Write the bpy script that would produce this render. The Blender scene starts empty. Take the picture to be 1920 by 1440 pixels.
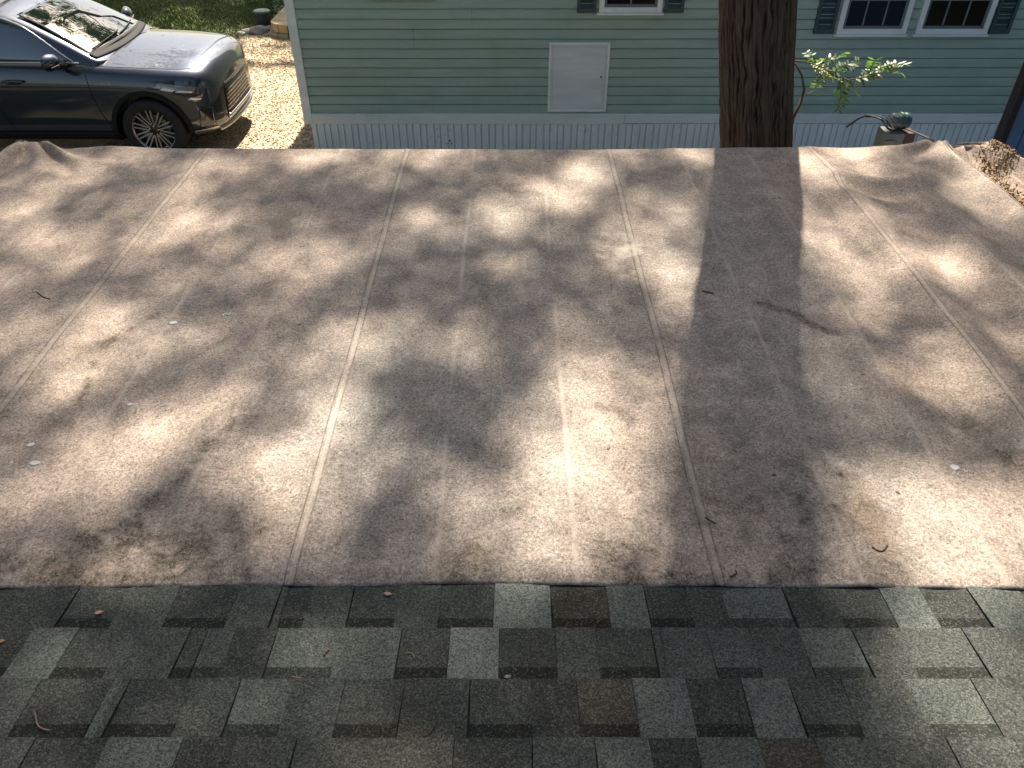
import bpy, bmesh, math, random
import numpy as np
from mathutils import Vector, Matrix, noise as mnoise
from mathutils.bvhtree import BVHTree
random.seed(7)
rng = np.random.default_rng(11)
R = math.radians
scene = bpy.context.scene
col = scene.collection

# ------------------------------------------------------------------ camera, world, sun, exposure
F = 1443.0                       # focal length in pixels of the 1920 px wide photograph
PITCH = R(38.6)
CAMZ = 3.6
SUN_EL = R(50.0)
SUN_AZ = R(3.0)                  # east of the +Y axis
cam_d = bpy.data.cameras.new('camera')
cam = bpy.data.objects.new('camera', cam_d)
col.objects.link(cam)
cam.location = (0, 0, CAMZ)
cam.rotation_euler = (R(90) - PITCH, 0, 0)
cam_d.sensor_width = 36
cam_d.lens = F / 1920 * 36
cam_d.clip_end = 2000
cam_d.clip_start = 0.05
scene.camera = cam

world = bpy.data.worlds.new('World')
scene.world = world
world.use_nodes = True
wn = world.node_tree
bg = wn.nodes['Background']
sky = wn.nodes.new('ShaderNodeTexSky')
sky.sky_type = 'NISHITA'
sky.sun_disc = False
sky.sun_elevation = SUN_EL
sky.sun_rotation = SUN_AZ
sky.air_density = 1.0
sky.dust_density = 3.0
sky.ozone_density = 0.6
tint = wn.nodes.new('ShaderNodeMix'); tint.data_type = 'RGBA'; tint.blend_type = 'MULTIPLY'
tint.inputs[0].default_value = 1.0
tint.inputs[7].default_value = (1.0, 0.95, 0.86, 1)          # thin summer haze takes the edge off the blue
wn.links.new(sky.outputs[0], tint.inputs[6])
wn.links.new(tint.outputs[2], bg.inputs[0])
bg.inputs[1].default_value = 0.062

SUN = Vector((math.sin(SUN_AZ) * math.cos(SUN_EL), math.cos(SUN_AZ) * math.cos(SUN_EL), math.sin(SUN_EL)))
sun_d = bpy.data.lights.new('sun', 'SUN')
sun_d.energy = 5.0
sun_d.angle = R(0.55)
sun_d.color = (1.0, 0.90, 0.76)
sun = bpy.data.objects.new('sun', sun_d)
col.objects.link(sun)
sun.location = SUN * 60
sun.rotation_euler = SUN.to_track_quat('Z', 'Y').to_euler()

scene.view_settings.view_transform = 'Standard'
scene.view_settings.look = 'None'
scene.view_settings.gamma = 1
scene.view_settings.exposure = 1.75
scene.render.engine = 'CYCLES'
scene.cycles.max_bounces = 6
scene.cycles.use_denoising = True

# ------------------------------------------------------------------ helpers
SP, CP = math.sin(PITCH), math.cos(PITCH)
def ray(px, py):
    u = (px - 960) / F; v = (py - 720) / F
    return Vector((u, CP - v * SP, -SP - v * CP))
def on_z(px, py, z):
    d = ray(px, py); t = (z - CAMZ) / d.z
    return Vector((d.x * t, d.y * t, z))
def on_y(px, py, Y):
    d = ray(px, py); t = Y / d.y
    return Vector((d.x * t, Y, CAMZ + d.z * t))

def vnoise(x, y, seed=0):
    """smooth value noise on arrays, about -1..1"""
    xi = np.floor(x).astype(np.int64); yi = np.floor(y).astype(np.int64)
    fx = x - xi; fy = y - yi
    fx = fx * fx * (3 - 2 * fx); fy = fy * fy * (3 - 2 * fy)
    def h(a, b):
        n = (a * 374761393 + b * 668265263 + seed * 974634777) & 0xffffffff
        n = ((n ^ (n >> 13)) * 1274126177) & 0xffffffff
        return ((n ^ (n >> 16)) & 0xffff) / 32767.5 - 1
    return (h(xi, yi) * (1 - fx) + h(xi + 1, yi) * fx) * (1 - fy) + (h(xi, yi + 1) * (1 - fx) + h(xi + 1, yi + 1) * fx) * fy
def fbm(x, y, seed=0, oct=4, gain=0.5):
    a = 1.0; s = 0; t = 0
    for i in range(oct):
        s = s + a * vnoise(x * 2 ** i, y * 2 ** i, seed + i * 17); t += a; a *= gain
    return s / t

def empty(name, loc=(0, 0, 0), label=None, cat=None, group=None, rz=0.0):
    o = bpy.data.objects.new(name, None)
    o.empty_display_size = 0.2
    col.objects.link(o)
    o.location = loc
    o.rotation_euler = (0, 0, rz)
    tag(o, label, cat, group)
    return o
def tag(o, label=None, cat=None, group=None, kind=None):
    if label: o['label'] = label
    if cat: o['category'] = cat
    if group: o['group'] = group
    if kind: o['kind'] = kind
    return o
def link_mesh(name, me, m, parent=None, smooth=False):
    o = bpy.data.objects.new(name, me)
    col.objects.link(o)
    if m is not None:
        for mm in (m if isinstance(m, (list, tuple)) else [m]):
            me.materials.append(mm)
    if smooth:
        me.polygons.foreach_set('use_smooth', [True] * len(me.polygons))
    if parent: o.parent = parent
    return o
class MB:
    """collects geometry, then links it as one mesh object"""
    def __init__(s): s.v = []; s.f = []; s.c = []
    def add(s, vs, fs, c=None):
        b = len(s.v); s.v += [tuple(p) for p in vs]
        s.f += [tuple(b + i for i in f) for f in fs]
        s.c += [c] * len(vs)
        return s
    def box(s, a, b, c=None):
        x0, y0, z0 = a; x1, y1, z1 = b
        return s.add([(x0,y0,z0),(x1,y0,z0),(x1,y1,z0),(x0,y1,z0),(x0,y0,z1),(x1,y0,z1),(x1,y1,z1),(x0,y1,z1)],
              [(3,2,1,0),(4,5,6,7),(0,1,5,4),(1,2,6,5),(2,3,7,6),(3,0,4,7)], c)
    def tube(s, pts, r, n=8, c=None):
        pts = [Vector(p) for p in pts]; m = len(pts)
        rr = r if isinstance(r, (list, tuple)) else [r] * m
        vs = []; fs = []
        for i, p in enumerate(pts):
            d = (pts[min(i+1, m-1)] - pts[max(i-1, 0)]).normalized()
            a = d.orthogonal().normalized() if i == 0 else (a - d * a.dot(d)).normalized()
            b = d.cross(a)
            for k in range(n):
                t = 2 * math.pi * k / n
                vs.append(p + (a * math.cos(t) + b * math.sin(t)) * rr[i])
        for i in range(m - 1):
            for k in range(n):
                k2 = (k + 1) % n
                fs.append((i*n+k, i*n+k2, (i+1)*n+k2, (i+1)*n+k))
        fs.append(tuple(range(n-1, -1, -1))); fs.append(tuple((m-1)*n+k for k in range(n)))
        return s.add(vs, fs, c)
    def lathe(s, prof, n=32, axis='z', org=(0,0,0), c=None, caps=True):
        vs = []; fs = []; m = len(prof)
        for (r, h) in prof:
            for k in range(n):
                t = 2 * math.pi * k / n
                p = (r*math.cos(t), r*math.sin(t), h)
                if axis == 'y': p = (r*math.cos(t), h, r*math.sin(t))
                if axis == 'x': p = (h, r*math.cos(t), r*math.sin(t))
                vs.append((p[0]+org[0], p[1]+org[1], p[2]+org[2]))
        for i in range(m-1):
            for k in range(n):
                k2 = (k+1) % n
                fs.append((i*n+k, i*n+k2, (i+1)*n+k2, (i+1)*n+k))
        if caps:
            fs.append(tuple(range(n-1,-1,-1))); fs.append(tuple((m-1)*n+k for k in range(n)))
        return s.add(vs, fs, c)
    def build(s, name, m, parent=None, smooth=False, bevel=0, colors=False, fixn=False):
        me = bpy.data.meshes.new(name)
        me.from_pydata(s.v, [], s.f)
        if fixn:
            bm = bmesh.new(); bm.from_mesh(me); bmesh.ops.recalc_face_normals(bm, faces=bm.faces); bm.to_mesh(me); bm.free()
        if colors:
            at = me.color_attributes.new('col', 'FLOAT_COLOR', 'POINT')
            buf = np.ones((len(s.v), 4), np.float32)
            for i, c in enumerate(s.c):
                if c is not None: buf[i, :3] = c
            at.data.foreach_set('color', buf.ravel())
        o = link_mesh(name, me, m, parent, smooth)
        if bevel:
            b = o.modifiers.new('bevel', 'BEVEL'); b.width = bevel; b.segments = 2; b.limit_method = 'ANGLE'
        return o

def np_mesh(name, V, Fq, m, parent=None, smooth=False, attrs=None):
    me = bpy.data.meshes.new(name)
    V = np.asarray(V, np.float32); Fq = np.asarray(Fq, np.int32)
    k = Fq.shape[1]
    me.vertices.add(len(V)); me.vertices.foreach_set('co', V.ravel())
    me.loops.add(Fq.size); me.loops.foreach_set('vertex_index', Fq.ravel())
    me.polygons.add(len(Fq)); me.polygons.foreach_set('loop_start', np.arange(0, Fq.size, k, dtype=np.int32))
    me.update(calc_edges=True); me.validate()
    for an, av in (attrs or {}).items():
        av = np.asarray(av, np.float32)
        if av.ndim == 1:
            a = me.attributes.new(an, 'FLOAT', 'POINT'); a.data.foreach_set('value', av)
        else:
            a = me.color_attributes.new(an, 'FLOAT_COLOR', 'POINT')
            if av.shape[1] == 3: av = np.concatenate([av, np.ones((len(av), 1), np.float32)], 1)
            a.data.foreach_set('color', av.ravel())
    return link_mesh(name, me, m, parent, smooth)
def grid_faces(nu, nv):
    i = np.arange(nu - 1)[:, None] * nv + np.arange(nv - 1)[None, :]
    i = i.ravel()
    return np.stack([i, i + nv, i + nv + 1, i + 1], 1)

# ------------------------------------------------------------------ materials
class NT:
    def __init__(s, name):
        s.m = bpy.data.materials.new(name); s.m.use_nodes = True
        s.t = s.m.node_tree; s.b = s.t.nodes['Principled BSDF']
        s.tc = None
    def n(s, typ, _props=None, **kw):
        nd = s.t.nodes.new(typ)
        for k, v in (_props or {}).items(): setattr(nd, k, v)
        for k, v in kw.items():
            key = int(k[1:]) if k[0] == '_' and k[1:].isdigit() else k
            s.set(nd.inputs[key], v)
        return nd
    def set(s, sock, v):
        if isinstance(v, bpy.types.NodeSocket): s.t.links.new(v, sock)
        elif isinstance(v, bpy.types.Node): s.t.links.new(v.outputs[0], sock)
        else:
            if isinstance(v, (tuple, list)) and len(v) == 3 and sock.type == 'RGBA': v = (*v, 1)
            sock.default_value = v
    def obj(s):
        if s.tc is None: s.tc = s.n('ShaderNodeTexCoord')
        return s.tc.outputs['Object']
    def scaled(s, sc):
        return s.n('ShaderNodeMapping', Vector=s.obj(), Scale=sc).outputs[0]
    def noise(s, scale, detail=4, rough=.55, vec=None, dist=0):
        return s.n('ShaderNodeTexNoise', Vector=vec or s.obj(), Scale=scale, Detail=detail, Roughness=rough, Distortion=dist).outputs[0]
    def vor(s, scale, vec=None, out=0, feat='F1'):
        return s.n('ShaderNodeTexVoronoi', {'feature': feat}, Vector=vec or s.obj(), Scale=scale).outputs[out]
    def attr(s, nm, out='Fac'):
        nd = s.n('ShaderNodeAttribute', {'attribute_name': nm}); return nd.outputs[out]
    def math(s, op, a, b=0.0, c=0.0, clamp=False):
        nd = s.n('ShaderNodeMath', {'operation': op, 'use_clamp': clamp}, _0=a, _1=b)
        if op in ('MULTIPLY_ADD', 'WRAP', 'SMOOTH_MIN', 'PINGPONG'): s.set(nd.inputs[2], c)
        return nd.outputs[0]
    def ramp(s, fac, stops):
        nd = s.n('ShaderNodeValToRGB', Fac=fac); e = nd.color_ramp.elements
        while len(e) < len(stops): e.new(0.5)
        for i, (p, c) in enumerate(stops):
            e[i].position = p
            e[i].color = (c, c, c, 1) if isinstance(c, (int, float)) else (*c, 1)
        return nd.outputs[0]
    def remap(s, v, a, b, c=0.0, d=1.0):
        nd = s.n('ShaderNodeMapRange', {'clamp': True}, Value=v)
        for k, x in zip(('From Min','From Max','To Min','To Max'), (a,b,c,d)): nd.inputs[k].default_value = x
        return nd.outputs[0]
    def mix(s, fac, a, b, mode='MIX'):
        nd = s.n('ShaderNodeMix', {'data_type': 'RGBA', 'blend_type': mode})
        s.set(nd.inputs[0], fac); s.set(nd.inputs[6], a); s.set(nd.inputs[7], b)
        return nd.outputs[2]
    def bump(s, h, strength=.3, dist=.01):
        s.set(s.b.inputs['Normal'], s.n('ShaderNodeBump', Height=h, Strength=strength, Distance=dist).outputs[0])
    def out(s, color=None, rough=None, **kw):
        if color is not None: s.set(s.b.inputs['Base Color'], color)
        if rough is not None: s.set(s.b.inputs['Roughness'], rough)
        for k, v in kw.items(): s.set(s.b.inputs[k.replace('_', ' ')], v)
        return s.m
def plain(name, c, rough=.6, var=.15, scale=8, metallic=0.0, **kw):
    t = NT(name)
    f = t.noise(scale, 5, .6)
    c0 = tuple(x * (1 - var) for x in c); c1 = tuple(min(1, x * (1 + var)) for x in c)
    return t.out(t.ramp(f, [(.3, c0), (.7, c1)]), rough, Metallic=metallic, **kw)

# ------------------------------------------------------------------ ground, gravel, lawn
AZ = CAMZ - 1.62                                   # height of the awning cloth
YN = on_z(960, 1097, AZ).y                         # its near edge
YF = on_z(960, 272, AZ).y                          # its far edge
WALL_Y = 9.02                                      # front wall of the mobile home
HX0, HX1 = -2.40, 8.6                              # its ends

t = NT('soil')
f = t.noise(1.3, 6, .6)
f2 = t.noise(30, 5, .6)
t.out(t.mix(f2, t.ramp(f, [(.35, (.045,.04,.025)), (.65, (.09,.075,.05))]), (.03,.035,.015), 'MIX'), .95)
M_soil = t.m
NG = 60
gx = np.linspace(-1, 1, NG); gx = np.sign(gx) * np.abs(gx) ** 2.2 * 600
GX, GY = np.meshgrid(gx, gx + 10, indexing='ij')
V = np.stack([GX.ravel(), GY.ravel(), np.zeros(GX.size)], 1)
tag(np_mesh('ground', V, grid_faces(NG, NG), M_soil), kind='structure')

# gravel drive
t = NT('gravel_bed')
v1 = t.vor(52, out=1); d1 = t.vor(52)
cr = t.ramp(t.n('ShaderNodeSeparateColor', Color=v1).outputs[0], [(0, (.26,.19,.12)), (.3, (.48,.36,.23)), (.6, (.56,.44,.29)), (.85, (.62,.53,.38)), (1, (.48,.30,.17))])
big = t.noise(1.6, 4)
c = t.mix(t.remap(big, .45, .7, 0, .35), cr, (.25,.13,.07))
t.bump(d1, .7, .02)
M_gravel = t.out(c, .9)
gv = MB()
lb = [on_z(px, py, 0) for px, py in ((548,56),(500,60),(470,66),(436,78),(380,70),(250,44))]
LB = [(p.x, p.y) for p in lb]
LBX = np.array([p[0] for p in LB][::-1]); LBY = np.array([p[1] for p in LB][::-1])
gpts = [(-30, 8.0), (-3.0, 8.0), (-2.0, 3.2), (5.2, 3.2), (5.2, WALL_Y + .1), (-1.6, WALL_Y + .1), (-1.6, LB[0][1])] + LB + [(-30, LB[-1][1] + .6)]
gv.add([(x, y, .006) for x, y in gpts], [tuple(range(len(gpts)))])
tag(gv.build('gravel_drive', M_gravel), kind='structure')

# loose stones on the drive
t = NT('gravel_stone')
cc = t.attr('col', 'Color')
M_stone = t.out(t.mix(t.noise(60, 3), cc, t.mix(.5, cc, (.05,.04,.03)), 'MIX'), .85)
def make_stones(n, x0, x1, y0, y1, r0, r1, pal, name, label):
    V = []; Fq = []; C = []
    base = np.array([(1,0,0),(0,1,0),(-1,0,0),(0,-1,0),(0,0,1),(0,0,-.6)], float)
    tri = np.array([(0,1,4),(1,2,4),(2,3,4),(3,0,4),(1,0,5),(2,1,5),(3,2,5),(0,3,5)])
    P = rng.uniform((x0, y0), (x1, y1), (n, 2))
    r = r0 + (r1 - r0) * rng.random(n) ** 2
    a = rng.uniform(0, 6.28, n); ca, sa = np.cos(a), np.sin(a)
    s = rng.uniform(.7, 1.3, (n, 3)); s[:, 2] *= .65
    b = base[None] * s[:, None, :] * r[:, None, None] + rng.normal(0, .16, (n, 6, 3)) * r[:, None, None]
    X = b[..., 0] * ca[:, None] - b[..., 1] * sa[:, None] + P[:, :1]
    Y = b[..., 0] * sa[:, None] + b[..., 1] * ca[:, None] + P[:, 1:]
    Z = b[..., 2] + (.006 + r * .3)[:, None]
    V = np.stack([X, Y, Z], -1).reshape(-1, 3)
    Fq = (tri[None] + np.arange(n)[:, None, None] * 6).reshape(-1, 3)
    pal = np.array(pal)
    k = pal[rng.integers(0, len(pal), n)] * rng.uniform(.75, 1.2, (n, 1))
    C = np.repeat(k, 6, 0)
    o = np_mesh(name, V, Fq, M_stone, attrs={'col': C})
    tag(o, label, 'gravel', kind='stuff')
    return o
make_stones(26000, -5.0, -2.05, 8.4, 14.2, .005, .017, [(.60,.48,.32),(.54,.41,.26),(.66,.56,.41),(.46,.32,.19),(.56,.45,.33),(.34,.24,.15),(.50,.30,.17),(.62,.52,.38)],
            'gravel', 'loose tan pebbles spread over the drive beside the car')

# lawn (earth sheet with short grass)
t = NT('lawn_sheet')
M_lawn = t.out(t.ramp(t.noise(9, 6), [(.3, (.05,.07,.017)), (.7, (.11,.135,.04))]), .95)
lw = MB()
lp = [(-30, LB[-1][1] + .6)] + LB[::-1] + [(8, LB[0][1] + .5), (12, 60), (-40, 60)]
lw.add([(x, y, .005) for x, y in lp], [tuple(range(len(lp)))])
tag(lw.build('lawn', M_lawn), kind='structure')
t = NT('grass_blade')
M_grass = t.out(t.attr('col', 'Color'), .6, Specular_IOR_Level=.25)
def make_grass(n, poly_ok, x0, x1, y0, y1, h0, h1, name, label, dark=1.0):
    P = rng.uniform((x0, y0), (x1, y1), (n * 2, 2))
    P = P[poly_ok(P[:, 0], P[:, 1])][:n]; n = len(P)
    a = rng.uniform(0, 6.28, n); h = rng.uniform(h0, h1, n) * (1 + .4 * vnoise(P[:, 0] * 1.5, P[:, 1] * 1.5, 4))
    w = rng.uniform(.004, .008, n) * 1.6; le = rng.normal(0, .5, (n, 2)) * h[:, None]
    dx, dy = np.cos(a) * w, np.sin(a) * w
    z = np.full(n, .004)
    V = np.stack([np.stack([P[:,0]-dx, P[:,1]-dy, z], 1), np.stack([P[:,0]+dx, P[:,1]+dy, z], 1),
                  np.stack([P[:,0]+le[:,0], P[:,1]+le[:,1], h], 1)], 1).reshape(-1, 3)
    Fq = np.arange(3 * n).reshape(n, 3)
    m = .5 + .5 * vnoise(P[:, 0] * .9, P[:, 1] * .9, 8)
    c = np.array([.075, .115, .026])[None] * (1 - m[:, None]) + np.array([.16, .18, .055])[None] * m[:, None]
    c = c * rng.uniform(.7, 1.35, (n, 1)) * dark
    o = np_mesh(name, V, Fq, M_grass, attrs={'col': np.repeat(c, 3, 0)})
    return tag(o, label, 'grass', kind='stuff')
make_grass(75000, lambda x, y: y > np.interp(x, LBX, LBY) + .12 * vnoise(x * 4, y * 4, 12) + .05, -11, -2.3, 12.5, 20.5, .025, .075, 'grass', 'short green lawn beyond the car and the drive')

# ------------------------------------------------------------------ the shingle roof the photograph is taken from
RS = R(10.0)
def on_roof(px, py):
    d = ray(px, py); n = Vector((0, math.sin(RS), math.cos(RS)))
    p0 = Vector((0, YN, AZ - .014)); t_ = n.dot(p0 - Vector((0, 0, CAMZ))) / n.dot(d)
    return Vector((0, 0, CAMZ)) + d * t_
def s_of(p): return (YN - p.y) / math.cos(RS)           # distance up the slope from the awning edge
def roof_pt(x, s, h=0.0):
    return (x, YN - s * math.cos(RS) + h * math.sin(RS), AZ - .014 + s * math.sin(RS) + h * math.cos(RS))
t = NT('shingle')
cc = t.attr('col', 'Color')
g = t.noise(420, 2, .9); g2 = t.vor(310, out=1)
gs = t.n('ShaderNodeSeparateColor', Color=g2).outputs[0]
k = t.math('MULTIPLY', t.remap(gs, 0, 1, .45, 1.55), t.remap(g, .35, .65, .7, 1.3))
sp = t.math('GREATER_THAN', gs, .90)
blot = t.remap(t.noise(3.2, 5, .6), .3, .7, .78, 1.2)
k = t.math('MULTIPLY', k, blot)
c = t.mix(1.0, cc, t.n('ShaderNodeCombineColor', Red=k, Green=k, Blue=k).outputs[0], 'MULTIPLY')
c = t.mix(t.math('MULTIPLY', sp, .3), c, (.15,.16,.145))
brown = t.remap(t.noise(1.7, 4), .5, .75, 0, .4)
c = t.mix(brown, c, t.mix(1.0, c, (1.25,.98,.72), 'MULTIPLY'))
t.bump(t.math('ADD', gs, g), .75, .0035)
M_shingle = t.out(c, .95, Specular_IOR_Level=.15)
courses_px = [1182, 1278, 1388]
s_lines = [s_of(on_roof(960, y)) for y in courses_px]
EXPO = (s_lines[2] - s_lines[0]) / 2
rows = {
 0: [(-130,.3,0),(100,.26,0),(200,.28,1),(300,.38,0),(421,.24,1),(503,.42,0),(517,.33,0),(565,.22,1),(647,.34,0),(737,.29,1),(820,.34,0),(926,.22,1),(1037,.62,0),(1147,.2,1),(1222,.52,0),(1305,.2,1),(1375,.28,0),(1498,.55,1),(1587,.26,0),(1690,.32,1),(1770,.58,0),(1865,.25,1),(1965,.5,0),(2060,.3,1)],
 1: [(-110,.3,1),(0,.27,1),(90,.58,0),(192,.29,1),(316,.38,0),(350,.3,1),(405,.46,1),(490,.24,0),(620,.46,1),(740,.5,0),(837,.26,1),(935,.68,0),(1047,.24,1),(1128,.35,0),(1240,.28,1),(1257,.36,0),(1350,.4,0),(1437,.42,1),(1535,.34,0),(1643,.56,1),(1725,.3,0),(1865,.4,1),(1990,.36,0),(2080,.28,1)],
 2: [(-100,.4,0),(10,.42,0),(155,.28,1),(176,.52,0),(190,.36,0),(320,.26,1),(413,.34,0),(520,.48,1),(625,.36,0),(745,.34,1),(876,.3,0),(1000,.28,1),(1090,.16,0),(1203,.28,1),(1311,.54,0),(1423,.22,1),(1517,.52,0),(1625,.3,1),(1755,.36,0),(1888,.48,1),(2010,.34,0)],
 3: [(-60,.3,0),(40,.4,0),(180,.22,1),(325,.54,0),(430,.22,1),(545,.4,0),(765,.34,1),(850,.32,0),(1000,.24,1),(1120,.36,0),(1225,.52,0),(1315,.2,1),(1435,.46,0),(1545,.25,1),(1665,.32,0),(1800,.28,1),(1930,.34,0),(2060,.3,0)],
}
TINT = np.array([.88, 1.0, .95])
def tone(v):
    return np.array([.92, 1.0, .92]) * (.034 + .20 * v ** 1.8)
sh = MB()
XA, XB = -4.2, 4.2
def tab(x0, x1, s0, s1, v, band, raised):
    c = tone(v)
    if v < .3 and random.random() < .12: c = c * np.array([1.14, .99, .86])
    if v > .45: c = c * np.array([.98, 1.02, 1.01])
    h0 = .0075 + (.0022 if raised else 0); h1 = .0015 + (.0022 if raised else 0)
    b = s1 - (.036 if band else .0)
    hb = h0 + (h1 - h0) * (b - s0) / (s1 - s0)
    e = .0014
    x1 -= e
    sl = .004 * random.uniform(-1, 1)
    P = [roof_pt(x0, s0, h0), roof_pt(x1, s0, h0), roof_pt(x1+sl, b, hb), roof_pt(x0+sl, b, hb)]
    Q = [roof_pt(x0, s0, -.003), roof_pt(x1, s0, -.003), roof_pt(x1+sl, b, -.003), roof_pt(x0+sl, b, -.003)]
    sh.add(P + Q, [(0,1,2,3),(1,0,4,5),(2,1,5,6),(0,3,7,4)], tuple(c))
    ov = s1 + .03
    h2 = h1 - .0012
    if band:
        cb = c * .42
        P = [roof_pt(x0+sl, b, hb), roof_pt(x1+sl, b, hb), roof_pt(x1+sl, ov, h2), roof_pt(x0+sl, ov, h2)]
        Q = [roof_pt(x0+sl, b, -.003), roof_pt(x1+sl, b, -.003), roof_pt(x1+sl, ov, -.003), roof_pt(x0+sl, ov, -.003)]
        sh.add(P + Q, [(0,1,2,3),(2,1,5,6),(0,3,7,4)], tuple(cb))
for k in range(-6, 16):
    s1 = s_lines[0] + k * EXPO; s0 = s1 - EXPO
    if k in rows:
        ypx = [1182, 1278, 1388, 1440][k]
        bx = [(on_roof(p, ypx).x, v, b) for p, v, b in rows[k]]
    else:
        bx = []
    left = [ (x) for x in [] ]
    xs = []
    first = bx[0][0] if bx else None
    if bx:
        x = first; pre = []
        while x > XA:
            w = random.uniform(.07, .2); pre.append((x, random.choice([.25,.3,.35,.5]), random.random() < .5)); x -= w
        seq = list(reversed(pre[1:])) + [(a, v, b) for a, v, b in bx]
        x = bx[-1][0]
    else:
        seq = []; x = XA
    while x < XB:
        x += random.uniform(.07, .2); seq.append((x, random.choice([.22,.28,.34,.4,.55]), random.random() < .5))
    px_ = XA - .1
    for (xe, v, b) in seq:
        tab(px_, xe, s0, s1, v, b, not b)
        px_ = xe
house = empty('shingled_house', (0, -1.2, 0), 'house whose low asphalt shingle roof fills the foreground below the awning', 'house')
HI = Vector((0, 1.2, 0))
def child_of(o, parent):
    o.parent = parent; o.matrix_parent_inverse = Matrix.Translation(-parent.location); return o
child_of(sh.build('shingle_roof', M_shingle, colors=True), house)
M_deck = plain('roofing_felt', (.014,.014,.014), .95)
dk = MB()
sA, sB = s_lines[0] - 6.9 * EXPO, s_lines[0] + 15 * EXPO
dk.add([roof_pt(XA, sA, -.004), roof_pt(XB, sA, -.004), roof_pt(XB, sB, -.004), roof_pt(XA, sB, -.004),
        roof_pt(XA, sA, -.06), roof_pt(XB, sA, -.06), roof_pt(XB, sB, -.06), roof_pt(XA, sB, -.06)],
       [(0,1,2,3),(7,6,5,4),(0,4,5,1),(1,5,6,2),(2,6,7,3),(3,7,4,0)])
child_of(dk.build('roof_deck', M_deck), house)
M_wallh = plain('house_wall_paint', (.45,.42,.36), .8)
hw = MB()
eY = roof_pt(0, sA + .25)[1]; bY = roof_pt(0, sB - .2)[1]
eZ = roof_pt(0, sA + .25)[2] - .07
hw.add([(XA+.3,bY,0),(XB-.3,bY,0),(XB-.3,eY,0),(XA+.3,eY,0),(XA+.3,bY,roof_pt(0,sB-.2)[2]-.07),(XB-.3,bY,roof_pt(0,sB-.2)[2]-.07),(XB-.3,eY,eZ),(XA+.3,eY,eZ)],
       [(0,1,5,4),(1,2,6,5),(2,3,7,6),(3,0,4,7)])
child_of(hw.build('wall', M_wallh), house)

# ------------------------------------------------------------------ awning
XL, XR = on_z(50, 264, AZ).x, on_z(1750, 264, AZ).x
def dist_seg(X, Y, a, b):
    ax, ay = a; bx, by = b; dx, dy = bx - ax, by - ay
    L = dx * dx + dy * dy + 1e-9
    tt = np.clip(((X - ax) * dx + (Y - ay) * dy) / L, 0, 1)
    return np.hypot(X - ax - tt * dx, Y - ay - tt * dy)
SEAM0, SEAMP = 0.526, 1.094
NU, NV = 430, 270
xs = np.linspace(XL, XR, NU); ts = np.linspace(0, 1, NV)
edge_px = np.array([(-3000,1103),(0,1103),(170,1100),(370,1096),(420,1094),(560,1097),(700,1095),(900,1091),(1050,1096),(1400,1098),(1750,1100),(1920,1104),(5000,1104)], float)
ex = np.array([on_z(p[0], p[1], AZ).x for p in edge_px]); ey = np.array([on_z(p[0], p[1], AZ).y for p in edge_px])
ynear = np.interp(xs, ex, ey) + .004 * fbm(xs * 3, xs * 0 + 2.2, 3)
yfar = YF + .012 * fbm(xs * 2.2, xs * 0, 5) + np.interp(xs, [XL, XL+.35, XL+.8], [.02, .03, 0])
AX = np.repeat(xs[:, None], NV, 1)
AYY = ynear[:, None] * (1 - ts[None]) + yfar[:, None] * ts[None]
def aw_height(X, Y):
    wob = .02 * fbm(X * .8, Y * .8, 9, 2)
    fade = 1 - np.clip((Y - (YF - .38)) / .34, 0, 1) ** 1.5 * .85
    z = .014 * fade * fbm(X * .7 + 3, Y * .9, 21, 3)
    z += fade * .0035 * fbm(X * 5, Y * 2.2, 31, 3)
    ph = (X + wob - SEAM0) / (SEAMP / 3)
    d = (ph - np.round(ph)) * SEAMP / 3
    z += fade * (.0045 + .010 * np.clip((X - .6) / 1.2, 0, 1)) * np.exp(-np.abs(d) / .05)
    z += fade * (.0026 + .0125 * np.clip((X - .5) / 1.0, 0, 1)) * np.cos(ph * 2 * np.pi + .9 * fbm(Y * .6, X * .4, 15, 2)) * (.6 + .4 * np.clip(fbm(X * .9, Y * .5, 16, 2) * 2, -1, 1))
    ph2 = (X + wob - SEAM0) / SEAMP
    d2 = (ph2 - np.round(ph2)) * SEAMP
    z += .0016 * np.exp(-(d2 / .012) ** 2)
    tf = np.clip((Y - YN) / (YF - YN), 0, 1.02)
    z += tf ** 2 * np.interp(X, [XL, XL+.35, XL+.9, .4, 1.0, 1.7, XR-.1, XR], [.045, .012, 0, -.008, 0, .012, .035, .035])
    # gathered folds towards the two far corners
    for cx, cy, amp, rad in ((XR - .02, YF, .022, .9), (XL + .10, YF - .02, .030, .75)):
        r = np.hypot(X - cx, Y - cy); a = np.arctan2(Y - cy, X - cx)
        z += amp * np.exp(-((r - .18) / (.45 * rad)) ** 2) * np.sin(a * 9 + 2.5 * fbm(r * 2, a * 2, 41, 2)) * np.clip(r / .12, 0, 1)
    c0 = on_z(1655, 345, AZ)
    z += .028 * np.exp(-(((X - c0.x) / .22) ** 2 + ((Y - c0.y + .25 * (X - c0.x)) / .05) ** 2))
    z -= .024 * np.exp(-(((X - c0.x + .02) / .25) ** 2 + ((Y - c0.y + .13 + .25 * (X - c0.x)) / .07) ** 2))
    c1 = on_z(1440, 480, AZ)
    z += .008 * np.exp(-(((X - c1.x) / .05) ** 2)) * np.clip((3.8 - Y) / .5, 0, 1)
    e = np.clip((Y - (YF - .07)) / .07, 0, 1.4)
    z -= .055 * e ** 2.2
    return z
AZZ = AZ + aw_height(AX, AYY)
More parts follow.
